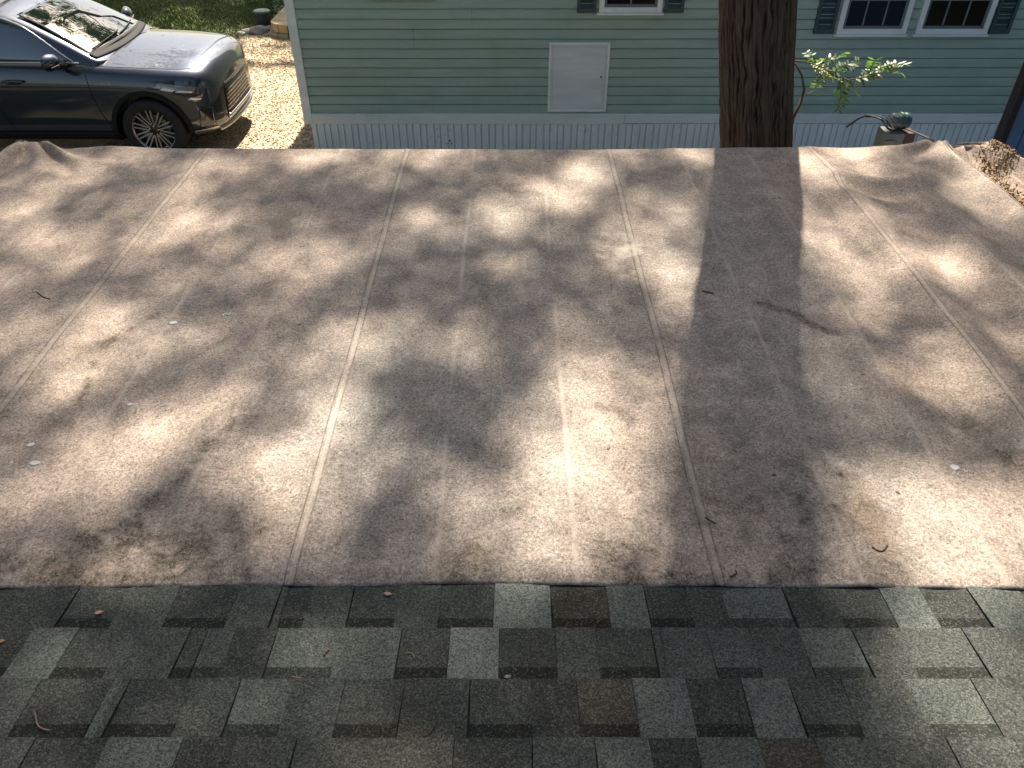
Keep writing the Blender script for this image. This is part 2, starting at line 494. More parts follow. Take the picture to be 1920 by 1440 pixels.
# edges droop: sides and the lip over the shingles
el = np.clip((XL + .06 - AX) / .06, 0, 1); AZZ -= .05 * el ** 2
el = np.clip((ynear[:, None] + .05 - AYY) / .05, 0, 1); AZZ -= .007 * el ** 2
AZZ = np.where((AYY < ynear[:, None] + .08) & (np.abs(AX) > 1.36), np.maximum(AZZ, AZ - .003), AZZ)
# stain masks, as dirt with its own shape on the cloth
stain = np.zeros_like(AX); pale = np.zeros_like(AX); brown = np.zeros_like(AX)
n1 = fbm(AX * 22, AYY * 22, 51, 4); n2 = fbm(AX * 7, AYY * 7, 61, 4)
def A2(p): q = on_z(p[0], p[1], AZ); return (q.x, q.y)
for pts, w, s in (
  ([(1425,575),(1470,585),(1500,600),(1530,618),(1565,630)], .015, 2.2),
  ([(190,645),(230,625),(265,605),(290,592)], .02, 1.8),
  ([(0,1070),(60,1062),(130,1057),(200,1030),(260,1015),(330,1020),(400,1000),(440,988),(480,985)], .05, 1.0),
  ([(180,1040),(260,1010),(340,1030)], .07, .7),
  ([(230,1000),(300,930),(360,870),(400,830),(440,790)], .025, 1.0),
  ([(130,805),(150,760),(160,720),(172,680)], .016, 1.3),
  ([(1780,790),(1830,820),(1872,852)], .045, .8),
  ([(1700,745),(1780,765),(1850,800),(1900,880)], .06, .4),
  ([(1120,765),(1165,775),(1190,800)], .02, .8),
  ([(860,1060),(880,1030),(905,1040)], .02, .9),
  ([(1545,900),(1560,870),(1575,940)], .09, .55),
  ([(950,980),(960,930),(970,900)], .05, .5)):
    q = [A2(p) for p in pts]
    dmin = np.min([dist_seg(AX, AYY, q[i], q[i+1]) for i in range(len(q)-1)], 0)
    stain += s * np.exp(-(dmin / w) ** 1.6) * np.clip(.62 + 1.3 * n1, 0, 1.4)
for (cx, cy, rx, ry, s) in ((1430,930,150,150,.5),(1180,1010,80,60,.5),(420,800,60,30,.35),(260,1030,200,60,.45),(1320,560,40,200,.2),(1620,330,50,30,.3)):
    q = on_z(cx, cy, AZ); r = (CAMZ - AZ) / -ray(cx, cy).z / F
    ry_ = abs(on_z(cx, cy - ry, AZ).y - q.y)
    stain += s * np.exp(-(((AX - q.x) / (rx * r)) ** 2 + ((AYY - q.y) / ry_) ** 2)) * np.clip(.5 + 1.1 * n1 + .5 * n2, 0, 1.5)
for (cx, cy, rx, ry, s) in ((780,1062,45,30,1.1),(900,1065,70,30,.9),(610,772,50,35,.9),(1160,482,60,40,.8),(1150,455,50,30,.6),(1340,760,60,80,.5),(1370,690,50,90,.5),(720,760,50,40,.6),(570,738,15,9,1.4),(1000,540,80,90,.35),(1320,830,40,60,.5),(1560,370,30,50,.7),(1300,880,14,14,1.),(30,985,20,14,1.),(240,966,9,8,1.1),(1920,840,40,20,1.)):
    q = on_z(cx, cy, AZ); r = (CAMZ - AZ) / -ray(cx, cy).z / F
    ry_ = abs(on_z(cx, cy - ry, AZ).y - q.y)
    pale += s * np.exp(-((((AX - q.x) / (rx * r)) ** 2 + ((AYY - q.y) / ry_) ** 2)) ** 1.5) * np.clip(.55 + 1.5 * n1, 0, 1.3)
for (cx, cy, rx, ry, s) in ((870,1050,60,40,.9),(490,970,40,30,.8),(1160,480,40,30,.5),(120,1075,140,18,.7),(1500,300,40,30,.2),(1620,970,40,60,.6),(1640,1010,40,70,.6),(1720,720,80,40,.45),(1325,840,30,20,.8),(160,720,40,70,.3)):
    q = on_z(cx, cy, AZ); r = (CAMZ - AZ) / -ray(cx, cy).z / F
    ry_ = abs(on_z(cx, cy - ry, AZ).y - q.y)
    brown += s * np.exp(-(((AX - q.x) / (rx * r)) ** 2 + ((AYY - q.y) / ry_) ** 2)) * np.clip(.6 + n2, 0, 1.3)
stain += .75 * np.exp(-(AYY - ynear[:, None]) / .11) * np.clip(.35 + 1.2 * n2 + .8 * n1, 0, 1.3)
# grey mildew, thickest down the middle of the cloth
mildew = np.zeros_like(AX)
for (cx, cy, rx, ry, s) in ((800,700,330,330,1.),(1420,640,190,330,.85),(1000,520,220,160,.8),(720,360,160,60,.5),(1180,330,160,70,.4),(1500,900,160,150,.6),(1120,640,120,160,.5),(430,560,140,120,.45),(300,900,140,70,.3)):
    q = on_z(cx, cy, AZ); r = (CAMZ - AZ) / -ray(cx, cy).z / F
    ry_ = abs(on_z(cx, cy - ry, AZ).y - q.y)
    mildew = np.maximum(mildew, s * np.exp(-((((AX - q.x) / (rx * r)) ** 2 + ((AYY - q.y) / ry_) ** 2)) ** 1.2))
mildew = np.clip(.12 + mildew * (.75 + .5 * fbm(AX * 2.5, AYY * 1.6, 55, 4)) + .25 * n2 * mildew, 0, 1)
V = np.stack([AX.ravel(), AYY.ravel(), AZZ.ravel()], 1)

t = NT('awning_cloth')
ob = t.obj()
sx = t.n('ShaderNodeSeparateXYZ', Vector=ob)
fine = t.noise(190, 5, .8, dist=.6)
fine2 = t.noise(135, 6, .78, dist=.9)
fib = t.noise(95, 4, .75, vec=t.scaled((.6, 1.0, 1.0)), dist=1.5)
mid = t.noise(9, 7, .68, dist=.4)
big = t.noise(1.5, 5, .6)
weave = t.noise(260, 3, .8, vec=t.scaled((1.0, .3, 1)))
m1 = t.remap(mid, .32, .68, 0, 1)
clean = t.mix(m1, (.250,.200,.162), (.425,.336,.274))
grey = t.mix(m1, (.150,.139,.128), (.275,.252,.228))
base = t.mix(t.attr('mildew'), clean, grey)
base = t.mix(t.remap(big, .42, .62, 0, .4), base, (.185,.166,.148))
streak = t.noise(3.0, 6, .65, vec=t.scaled((2.2, .8, 1)), dist=.5)
base = t.mix(t.remap(streak, .50, .68, 0, .50), base, (.135,.122,.108))
base = t.mix(t.remap(t.noise(5.5, 6, .7), .56, .68, 0, .28), base, (.41,.34,.285))
g = t.math('ADD', t.math('MULTIPLY', fine, .3), t.math('ADD', t.math('MULTIPLY', fine2, .55), t.math('MULTIPLY', fib, .25)))
gk = t.remap(g, .45, .65, .29, 1.71)
gw = t.remap(weave, .3, .7, .86, 1.14)
gk = t.math('MULTIPLY', gk, gw)
base = t.mix(1.0, base, t.n('ShaderNodeCombineColor', Red=gk, Green=gk, Blue=gk).outputs[0], 'MULTIPLY')
# pale lichen flecks and dark specks all over
fl = t.remap(t.noise(38, 6, .8), .62, .70, 0, .5)
base = t.mix(fl, base, (.42,.37,.31))
dsp = t.remap(t.vor(26), .0, .055, 1, 0)
rr = t.n('ShaderNodeSeparateColor', Color=t.vor(26, out=1)).outputs[0]
base = t.mix(t.math('MULTIPLY', dsp, t.math('GREATER_THAN', rr, .90)), base, (.03,.025,.02))
# seams every 1.094 m: two stitch lines in a lighter welt; fold lines at thirds
wob = t.math('MULTIPLY', t.math('SUBTRACT', t.noise(.8, 2), .5), .035)
X = t.math('ADD', sx.outputs[0], wob)
def line(xsock, period, off, x0, w, soft):
    a = t.math('SUBTRACT', xsock, off + x0)
    b = t.math('DIVIDE', a, period)
    fr = t.math('ABSOLUTE', t.math('SUBTRACT', b, t.math('ROUND', b)))
    d = t.math('MULTIPLY', fr, period)
    return t.remap(d, w, w + soft, 1, 0)
welt = line(X, SEAMP, SEAM0, 0, .010, .010)
base = t.mix(t.math('MULTIPLY', welt, .13), base, (.36,.31,.26))
for x0 in (-.013, .013):
    base = t.mix(t.math('MULTIPLY', line(X, SEAMP, SEAM0, x0, .0012, .0022), t.remap(t.noise(14, 3), .3, .6, .25, .75)), base, (.07,.06,.05))
base = t.mix(t.math('MULTIPLY', line(X, SEAMP, SEAM0, 0, .002, .002), .2), base, (.42,.37,.32))
third = line(X, SEAMP / 3, SEAM0, .004, .003, .008)
base = t.mix(t.math('MULTIPLY', third, t.remap(t.noise(3.5, 5), .38, .64, .03, .5)), base, (.42,.36,.31))
# scratches
st = t.math('MULTIPLY', t.attr('stain'), .9); pl = t.attr('pale'); br = t.attr('brown')
base = t.mix(t.math('MULTIPLY', br, .55, clamp=True), base, t.mix(1.0, base, (.98,.80,.62), 'MULTIPLY'))
stc = t.math('MINIMUM', t.math('MULTIPLY', st, 1.5), .95)
spk = t.remap(t.noise(85, 7, .85, dist=1.4), .40, .57, .08, 1.0)
spk2 = t.remap(t.noise(24, 5, .7), .38, .60, .25, 1.0)
sth = t.math('ADD', t.math('MULTIPLY', t.math('MULTIPLY', stc, spk), spk2), t.math('MULTIPLY', stc, .14), clamp=True)
base = t.mix(sth, base, (.035,.030,.022))
plh = t.remap(t.math('ADD', pl, t.math('SUBTRACT', t.math('MULTIPLY', t.noise(70, 7, .85, dist=1.5), 5.0), 2.75)), .36, .85, 0, .6)
base = t.mix(plh, base, (.46,.42,.36))
t.bump(t.math('ADD', g, t.math('MULTIPLY', mid, .6)), .22, .006)
M_cloth = t.out(base, .92, Specular_IOR_Level=.2)
awning = empty('awning', (0, YF, 0), 'large flat taupe fabric awning with mildew and long seams in dappled sun', 'awning')
cl = np_mesh('fabric', V, grid_faces(NU, NV)[:, ::-1] * 1, M_cloth, smooth=True, attrs={'stain': stain.ravel(), 'pale': pale.ravel(), 'brown': brown.ravel(), 'mildew': mildew.ravel()})
child_of(cl, awning)
so = cl.modifiers.new('thickness', 'SOLIDIFY'); so.thickness = .003; so.offset = -1

M_alu = plain('awning_frame_aluminium', (.42,.42,.40), .45, metallic=.6)
def part(name, mb, m, parent, **kw):
    return child_of(mb.build(name, m, **kw), parent)
fr = MB().tube([(XL+.05, YF-.05, AZ-.075), (XR-.02, YF-.05, AZ-.085)], .035, 12)
part('front_rail', fr, M_alu, awning, smooth=True)
for x in (XL + .1, XR - .05):
    ps = MB().box((x-.03, YF-.10, 0), (x+.03, YF-.04, AZ-.10))
    part('post', ps, M_alu, awning, bevel=.004)
for i in range(6):
    x = XL + .1 + (XR - XL - .15) * i / 5
    part('rafter', MB().box((x-.02, YN+.15, AZ-.10), (x+.02, YF-.09, AZ-.06)), M_alu, awning)

# the sagging pocket of cloth along the right end of the awning, full of leaf litter
M_trough = M_cloth
nu, nv = 90, 260
TY = np.linspace(YN + .06, YF + .01, nv)
U = np.linspace(0, 1, nu)
def flap_w(y): return .31 * np.clip((YF + .012 - y) / .05, .15, 1) ** .6 * (1 + .07 * np.sin(y * 9)) + .06 * np.clip((3.9 - y) / .6, 0, 1)
def flap_z(u, y):
    far = np.clip((y - (YF - .20)) / .20, 0, 1)
    pr = np.interp(u, [0, .05, .18, .5, .72, .88, .96, 1.0], [.004, -.03, -.07, -.09, -.05, .045, .03, -.10])
    rid = aw_height(np.full(np.shape(y), XR) if np.ndim(y) else np.array([XR]), np.atleast_1d(y)).reshape(np.shape(y) if np.ndim(y) else (1,))
    fo = fbm(u * 5 + 2, y * 4, 77, 3); f2 = 1 - 2 * np.abs(vnoise(u * 3.2 + y * 5, y * 2.2 - u * 4, 78))
    w = np.sin(np.clip(u, 0, 1) * math.pi)
    return AZ + rid * (1 - .75 * u) + pr * (1 - .75 * far) + (.016 * fo + .012 * f2) * w + .012 * f2 * far * w
UU = np.repeat(U[:, None], nv, 1); YY = np.repeat(TY[None], nu, 0)
X = XR - .004 + UU * flap_w(YY) + .012 * fbm(UU * 3, YY * 7, 79, 2) * UU
Y = YY + .012 * fbm(UU * 4, YY * 5, 77, 3) * np.sin(UU * math.pi)
Z = flap_z(UU, YY)
Z[:, -1] -= .05
z0 = np.zeros(nu * nv, np.float32)
nb = fbm(X * 9, Y * 9, 81, 3)
tr = np_mesh('side_flap', np.stack([X.ravel(), Y.ravel(), Z.ravel()], 1), grid_faces(nu, nv), M_trough, smooth=True,
        attrs={'stain': (np.clip(.25 + nb, 0, 1) * .35).ravel(), 'pale': z0, 'brown': np.clip(.3 + nb, 0, 1.0).ravel()})
child_of(tr, awning)
so = tr.modifiers.new('thickness', 'SOLIDIFY'); so.thickness = .003
# leaf litter lying in the pocket
t = NT('dry_leaf')
M_dry = t.out(t.attr('col', 'Color'), .7)
def leaf_scatter(n, fn, size, pal, name, label, cat, m, tilt=.5):
    V = []; Fq = []; C = []
    pal = np.array(pal)
    for i in range(n):
        x, y, z = fn()
        s = random.uniform(.5, 1.3) * size; a = random.uniform(0, 6.28)
        M = Matrix.Rotation(a, 3, 'Z') @ Matrix.Rotation(random.gauss(0, tilt), 3, 'X') @ Matrix.Rotation(random.gauss(0, tilt), 3, 'Y')
        w = random.uniform(.3, .6)
        cu = random.uniform(-.3, .3)
        b = len(V)
        for p in ((-1,0,0),(-.3,-w,cu),(1,0,.1),(-.2,w,cu)):
            q = M @ (Vector(p) * s); V.append((x+q.x, y+q.y, z+q.z+s*.25))
        Fq.append((b, b+1, b+2, b+3))
        c = pal[random.randrange(len(pal))] * random.uniform(.6, 1.3)
        C += [c] * 4
    o = np_mesh(name, np.array(V), np.array(Fq), m, attrs={'col': np.array(C)})
    return tag(o, label, cat, kind='stuff')
def in_trough():
    while True:
        k = random.random()
        if k < .20: px, py = random.gauss(1866, 15), random.gauss(308, 13); top = .014
        elif k < .30: px, py = random.gauss(1822, 18), random.gauss(271, 4); top = .012
        elif k < .45:
            f_ = random.random(); px, py = 1790 + 130*f_ + abs(random.gauss(0, 4)), 308 + 118*f_; top = .012
        else:
            f_ = random.random() ** .6; px, py = 1845 + 130*f_ + abs(random.gauss(0, 16)), 352 + 140*f_ - abs(random.gauss(0, 8)); top = .05
        p = on_z(px, py, AZ - .05); u = (p.x - XR) / float(flap_w(np.array(p.y)))
        if .01 < u < .97 and p.y < YF - .03: break
    return p.x, p.y, float(np.ravel(flap_z(np.array([u]), np.array([p.y])))[0]) + .004 + random.random() ** 2 * top
leaf_scatter(8500, in_trough, .0075, [(.22,.10,.03),(.15,.07,.025),(.28,.15,.045),(.07,.04,.02),(.10,.06,.03),(.34,.20,.045),(.16,.13,.04),(.05,.035,.02)],
             'leaf_litter', 'rusty brown leaf litter caught in the pocket along the right edge of the awning', 'leaf litter', M_dry)

# ------------------------------------------------------------------ mobile home
W = WALL_Y
def wz(py, px=960): return on_y(px, py, W).z
def wx(px, py): return on_y(px, py, W).x
CX = wx(562, 120) ; TX = wx(540, 0)
z_top = wz(211); z_bot = wz(231)
EXPW = (wz(13) - wz(209)) / 11
HZ = 3.15
HX0 = wx(552, 100)
home = empty('mobile_home', (HX0, W, 0), 'sage green mobile home with vinyl siding and white ribbed skirting behind the awning', 'mobile home')
def siding_mat(name, c):
    t = NT(name)
    f = t.noise(3.5, 5, .6, vec=t.scaled((.5, 1, 2.5)))
    f2 = t.noise(40, 4, .6, vec=t.scaled((.12, 1, 1)))
    c1 = tuple(x * .88 for x in c); c2 = tuple(x * 1.1 for x in c)
    cc = t.mix(t.remap(f2, .35, .65, 0, .25), t.ramp(f, [(.3, c1), (.7, c2)]), tuple(x * .8 for x in c))
    alg = t.remap(t.noise(2.2, 6, .7, vec=t.scaled((1, 1, .6))), .52, .70, 0, .38)
    cc = t.mix(alg, cc, (c[0] * .6, c[1] * .72, c[2] * .5))
    return t.out(cc, .55, Specular_IOR_Level=.35)
M_siding = siding_mat('sage_vinyl_siding', (.28,.385,.335))
M_white = siding_mat('white_vinyl', (.60,.67,.66))
M_trimw = siding_mat('white_trim', (.62,.69,.69))
M_dkgreen = plain('dark_green_shutter', (.018,.050,.052), .5)
M_glass = NT('window_glass').out((.006,.006,.006), .12, Specular_IOR_Level=.12)
M_muntin = plain('muntin', (.12,.15,.15), .4)
M_roofh = plain('home_roof', (.12,.11,.10), .9)
DEP = 4.2
# front wall: lapped courses, each a sloped face with a butt and a shadow gap
sd = MB()
xa, xb = HX0 + .05, HX1
k = 0
z = z_top
X0s = np.linspace(xa, xb, 60)
vs = []; rowsn = 0
prof = []
while z < HZ:
    ze = min(z + EXPW, HZ)
    prof += [(z, -.0135), (z + EXPW * .52, -.013), (z + EXPW * .60, -.011), (z + EXPW * .86, -.0015), (ze - .0115, -.001), (ze - .011, .014), (ze - .0002, .014)]
    z += EXPW
npf = len(prof)
wv = fbm(X0s * 1.1, X0s * 0 + 1.0, 91, 3)
vs = [(x, W + 0.0 + py_ + .0025 * fbm(np.array([x * .9]), np.array([pz * 3.0]), 93, 2)[0], pz + .003 * wv[i]) for i, x in enumerate(X0s) for pz, py_ in prof]
sd.add(vs, [(i*npf+j, (i+1)*npf+j, (i+1)*npf+j+1, i*npf+j+1) for i in range(len(X0s)-1) for j in range(npf-1)])
def hp(name, mb, m, parent=None, **kw):
    o = mb.build(name, m, **kw)
    pr = parent or home
    base = home
    o.parent = pr
    if pr is home: o.matrix_parent_inverse = Matrix.Translation((-HX0, -W, 0))
    return o
hp('siding', sd, M_siding)
bd = MB()
bd.box((HX0 + .03, W + .022, z_bot - .02), (HX1, W + DEP, HZ - .01))
hp('wall', bd, M_siding)
# lap seams
M_lap = plain('lap_joint_dark', (.10,.14,.12), .7)
for px, y0, y1 in ((885, 18, 55), (776, 55, 90), (1012, 198, 212)):
    x = wx(px, (y0 + y1) / 2)
    hp('lap_joint', MB().box((x - .0015, W - .0145, wz(y1)), (x + .0015, W - .001, wz(y0))), M_lap)

t = NT('scuffed_patch')
M_scuff = t.out(t.ramp(t.noise(22, 5, .7), [(.4, (.22,.28,.23)), (.62, (.42,.42,.40))]), .7)
px0 = wx(578, 82); 
hp('scuff', MB().add([(px0, W-.0142, wz(88)), (px0+.10, W-.0142, wz(88)), (px0+.10, W-.0142, wz(80)), (px0, W-.0142, wz(80))], [(0,1,2,3)]), M_scuff)
# corner trim
hp('corner_trim', MB().box((HX0 - .012, W - .032, z_bot), (HX0 + .085, W + .09, HZ)), M_trimw, bevel=.004)
# skirt cap board: two lengths, the left one lower edge longer
xj = wx(1170, 220)
hp('skirt_trim', MB().box((HX0 + .088, W - .034, z_bot), (xj, W + .01, z_top - .002)).box((HX0 + .088, W - .042, z_top - .022), (xj, W - .034, z_top - .004)), M_trimw, bevel=.003)
hp('skirt_trim', MB().box((xj + .002, W - .028, z_bot + .008), (HX1, W + .01, z_top - .004)).box((xj + .002, W - .036, z_top - .024), (HX1, W - .028, z_top - .006)), M_trimw, bevel=.003)
# ribbed skirting panels
sk = MB()
x = HX0 + .06; pv = []
p = .0; wid = .098
while x < HX1:
    pv += [(x, -.008), (x + .003, -.024), (x + .056, -.024), (x + .059, -.006), (x + .069, -.006), (x + .072, -.024), (x + .146, -.024), (x + .149, -.008)]
    x += .162
vs = []
for (x, d) in pv: vs += [(x, W + d, 0.02), (x, W + d, z_bot + .002)]
sk.add(vs, [(2*i, 2*i+2, 2*i+3, 2*i+1) for i in range(len(pv)-1)])
t = NT('skirting_vinyl')
f = t.noise(3, 4)
sxz = t.n('ShaderNodeSeparateXYZ', Vector=t.obj()).outputs[2]
c = t.ramp(f, [(.3, (.60,.66,.65)), (.7, (.70,.76,.75))])
moss = t.math('MULTIPLY', t.remap(t.noise(3, 6, .7), .60, .74, 0, .8), t.remap(sxz, .25, .42, 1, 0))
c = t.mix(moss, c, (.10,.15,.05))
M_skirt = t.out(c, .5, Specular_IOR_Level=.35)
hp('skirting', sk, M_skirt)
M_hole = plain('hole_dark', (.01,.01,.01), .9)
hq = on_y(845, 266, W)
for (px, py, r) in ((844, 262, .010), (838, 268, .007), (847, 268, .008), (820, 240, .005), (845, 242, .005), (834, 252, .004), (665, 212, .005)):
    q = on_y(px, py, W)
    hp('hole', MB().add([(q.x + r * math.cos(a) * random.uniform(.7, 1.2), W - .0262 - (.018 if py < 230 else 0), q.z + r * 1.4 * math.sin(a) * random.uniform(.7, 1.2)) for a in np.linspace(0, 6.28, 10)[:-1]], [tuple(range(9))]), M_hole)
# access door
x0, x1 = wx(1030, 143), wx(1138, 143); za, zb = wz(208, 1080), wz(78, 1080)
cxm = (x0 + x1) / 2; hwid = .34
x0, x1 = cxm - hwid, cxm + hwid
fm = MB(); fw = .032
for a, b in (((x0, W-.034, za), (x0+fw, W-.002, zb)), ((x1-fw, W-.034, za), (x1, W-.002, zb)), ((x0+fw+.0005, W-.034, za), (x1-fw-.0005, W-.002, za+fw)), ((x0+fw+.0005, W-.034, zb-fw), (x1-fw-.0005, W-.002, zb))):
    fm.box(a, b)
M_panel = siding_mat('white_metal_panel', (.56,.62,.63))
adr = hp('access_door', fm, M_trimw, bevel=.004)
pn = MB().box((x0+fw+.001, W-.020, za+fw+.001), (x1-fw-.001, W-.004, zb-fw-.001))
for a, b in (((x0+.052, W-.0245, za+.052), (x0+.062, W-.0202, zb-.052)), ((x1-.062, W-.0245, za+.052), (x1-.052, W-.0202, zb-.052)), ((x0+.0625, W-.0245, za+.052), (x1-.0625, W-.0202, za+.060)), ((x0+.0625, W-.0245, zb-.060), (x1-.0625, W-.0202, zb-.052))):
    pn.box(a, b)
o = hp('panel', pn, M_panel, bevel=.002)
adr_inv = adr.matrix_parent_inverse.copy()
def sub(o, parent):
    o.parent = parent; o.matrix_parent_inverse = Matrix.Identity(4); return o
sub(o, adr)
lz = wz(143, 1120)
o = MB().lathe([(.011, W-.031), (.009, W-.021)], 14, 'y', (x1-.082, 0, lz)).build('latch', plain('latch_black', (.02,.02,.02), .4), smooth=False); sub(o, adr)

def window(x0, x1, z0, z1, cols, rows_):
    fw = .055
    m = MB()
    for a, b in (((x0, W-.052, z0), (x0+fw, W-.003, z1)), ((x1-fw, W-.052, z0), (x1, W-.003, z1)), ((x0+fw+.0005, W-.052, z0), (x1-fw-.0005, W-.003, z0+fw)), ((x0+fw+.0005, W-.052, z1-fw), (x1-fw-.0005, W-.003, z1))):
        m.box(a, b)
    m.box((x0-.02, W-.066, z0-.022), (x1+.02, W-.003, z0-.0005))
    w = hp('window', m, M_trimw, bevel=.004)
    g = MB().box((x0+fw+.001, W-.022, z0+fw+.001), (x1-fw-.001, W-.010, z1-fw-.001)).build('pane', M_glass); sub(g, w)
    s = MB(); sw = .028
    for a, b in (((x0+fw+.001, W-.036, z0+fw+.001), (x0+fw+sw, W-.0225, z1-fw)), ((x1-fw-sw, W-.036, z0+fw+.001), (x1-fw-.001, W-.0225, z1-fw)), ((x0+fw+sw+.0005, W-.036, z0+fw+.001), (x1-fw-sw-.0005, W-.0225, z0+fw+sw))):
        s.box(a, b)
    s = s.build('sash', plain('sash_dark', (.10,.12,.12), .5), bevel=.002); sub(s, w)
    g = MB()
    for i in range(1, cols):
        x = x0 + fw + (x1-x0-2*fw) * i / cols
        g.box((x-.008, W-.030, z0+fw+sw+.001), (x+.008, W-.0225, z1-fw))
    for i in range(1, rows_):
        zz = z0 + fw + (z1-z0-2*fw) * i / rows_
        g.box((x0+fw+sw+.001, W-.0315, zz-.008), (x1-fw-sw-.001, W-.0305, zz+.008))
    g = g.build('muntin', M_muntin); sub(g, w)
    return w
def shutter(x0, x1, z0, z1):
    m = MB(); f = .035
    m.box((x0, W-.04, z0), (x0+f, W-.003, z1)).box((x1-f, W-.04, z0), (x1, W-.003, z1)).box((x0+f+.0005, W-.04, z0), (x1-f-.0005, W-.003, z0+.05))
    zz = z0 + .055
    while zz < z1 - .05:
        m.add([(x0+f, W-.012, zz), (x1-f, W-.012, zz), (x1-f, W-.030, zz+.006), (x0+f, W-.030, zz+.006), (x0+f, W-.010, zz+.034), (x1-f, W-.010, zz+.034)], [(0,1,2,3),(3,2,5,4)])
        zz += .035
    m.box((x0+f+.0005, W-.04, z1-.05), (x1-f-.0005, W-.003, z1))
    return hp('shutter', m, M_dkgreen, bevel=.002)
zw1 = wz(22, 1180); zw2 = wz(62, 1640)
xa_, xb_ = wx(1123, 10), wx(1241, 10)
window(xa_, xb_, zw1, zw1 + 1.1, 2, 4)
shutter(xa_ - .235, xa_ - .03, zw1 - .005, zw1 + 1.12); shutter(xb_ + .03, xb_ + .235, zw1 - .005, zw1 + 1.12)
xa_, xb_ = wx(1568, 50), wx(1698, 50)
wd2 = xb_ - xa_
window(xa_, xb_, zw2, zw2 + 1.25, 3, 4)
xc_, xd_ = wx(1716, 50), wx(1850, 50)
window(xc_, xd_, zw2, zw2 + 1.25, 3, 4)
shutter(xa_ - .25, xa_ - .03, zw2 + .0, zw2 + 1.27); shutter(xd_ + .03, xd_ + .25, zw2 + .0, zw2 + 1.27)
# window whose dark sill just shows at the top of the view
zs = wz(-3, 755); x0, x1 = wx(695, 0), wx(815, 0)
dkf = MB().box((x0, W-.06, zs), (x1, W-.003, zs+.05)).box((x0, W-.05, zs+.0505), (x0+.05, W-.003, zs+.9)).box((x1-.05, W-.05, zs+.0505), (x1, W-.003, zs+.9)).box((x0+.0505, W-.05, zs+.85), (x1-.0505, W-.003, zs+.9))
w3 = hp('window', dkf, M_dkgreen, bevel=.003)
sub(MB().box((x0+.051, W-.03, zs+.051), (x1-.051, W-.006, zs+.849)).build('pane', M_glass), w3)
# roof
rf = MB()
ya, yb, ym = W - .18, W + DEP + .18, W + DEP / 2
rx0, rx1 = HX0 - .12, HX1 + .15
rf.add([(rx0,ya,HZ),(rx1,ya,HZ),(rx1,ym,HZ+.55),(rx0,ym,HZ+.55),(rx0,yb,HZ),(rx1,yb,HZ),(rx0,ya,HZ+.05),(rx1,ya,HZ+.05),(rx1,ym,HZ+.6),(rx0,ym,HZ+.6),(rx0,yb,HZ+.05),(rx1,yb,HZ+.05)],
       [(6,7,8,9),(9,8,11,10),(1,0,3,2),(2,3,4,5),(0,1,7,6),(5,4,10,11),(0,6,9,3),(3,9,10,4),(2,8,7,1),(5,11,8,2)])
hp('roof', rf, M_roofh)

# ------------------------------------------------------------------ the big trunk between awning and home
TY_ = 5.0
tb = on_y(1419, 250, TY_); tt = on_y(1424.5, 0, TY_)
lean = (tt.x - tb.x) / (tt.z - tb.z)
TBX = tb.x - lean * tb.z
print('trunk', TBX, lean)
t = NT('bark')
vv = t.scaled((1, 1, .16))
v3 = t.noise(26, 6, .7, vec=vv, dist=.8); v4 = t.noise(110, 4, .7, vec=t.scaled((1, 1, .5)))
hgt = t.attr('h')
c = t.ramp(t.math('ADD', t.math('MULTIPLY', hgt, .65), t.math('MULTIPLY', v3, .35)), [(.15, (.014,.010,.008)), (.40, (.042,.033,.029)), (.62, (.064,.051,.045)), (.88, (.096,.080,.071))])
c = t.mix(t.remap(t.noise(3, 4), .5, .75, 0, .45), c, t.mix(1.0, c, (.85,1.0,.75), 'MULTIPLY'))
t.bump(t.math('ADD', v3, t.math('MULTIPLY', v4, .5)), .8, .012)
M_bark = t.out(c, .95, Specular_IOR_Level=.1)
tree = empty('tree', (TBX, TY_, 0), 'tall tree with a thick dark furrowed trunk standing between awning and mobile home', 'tree')
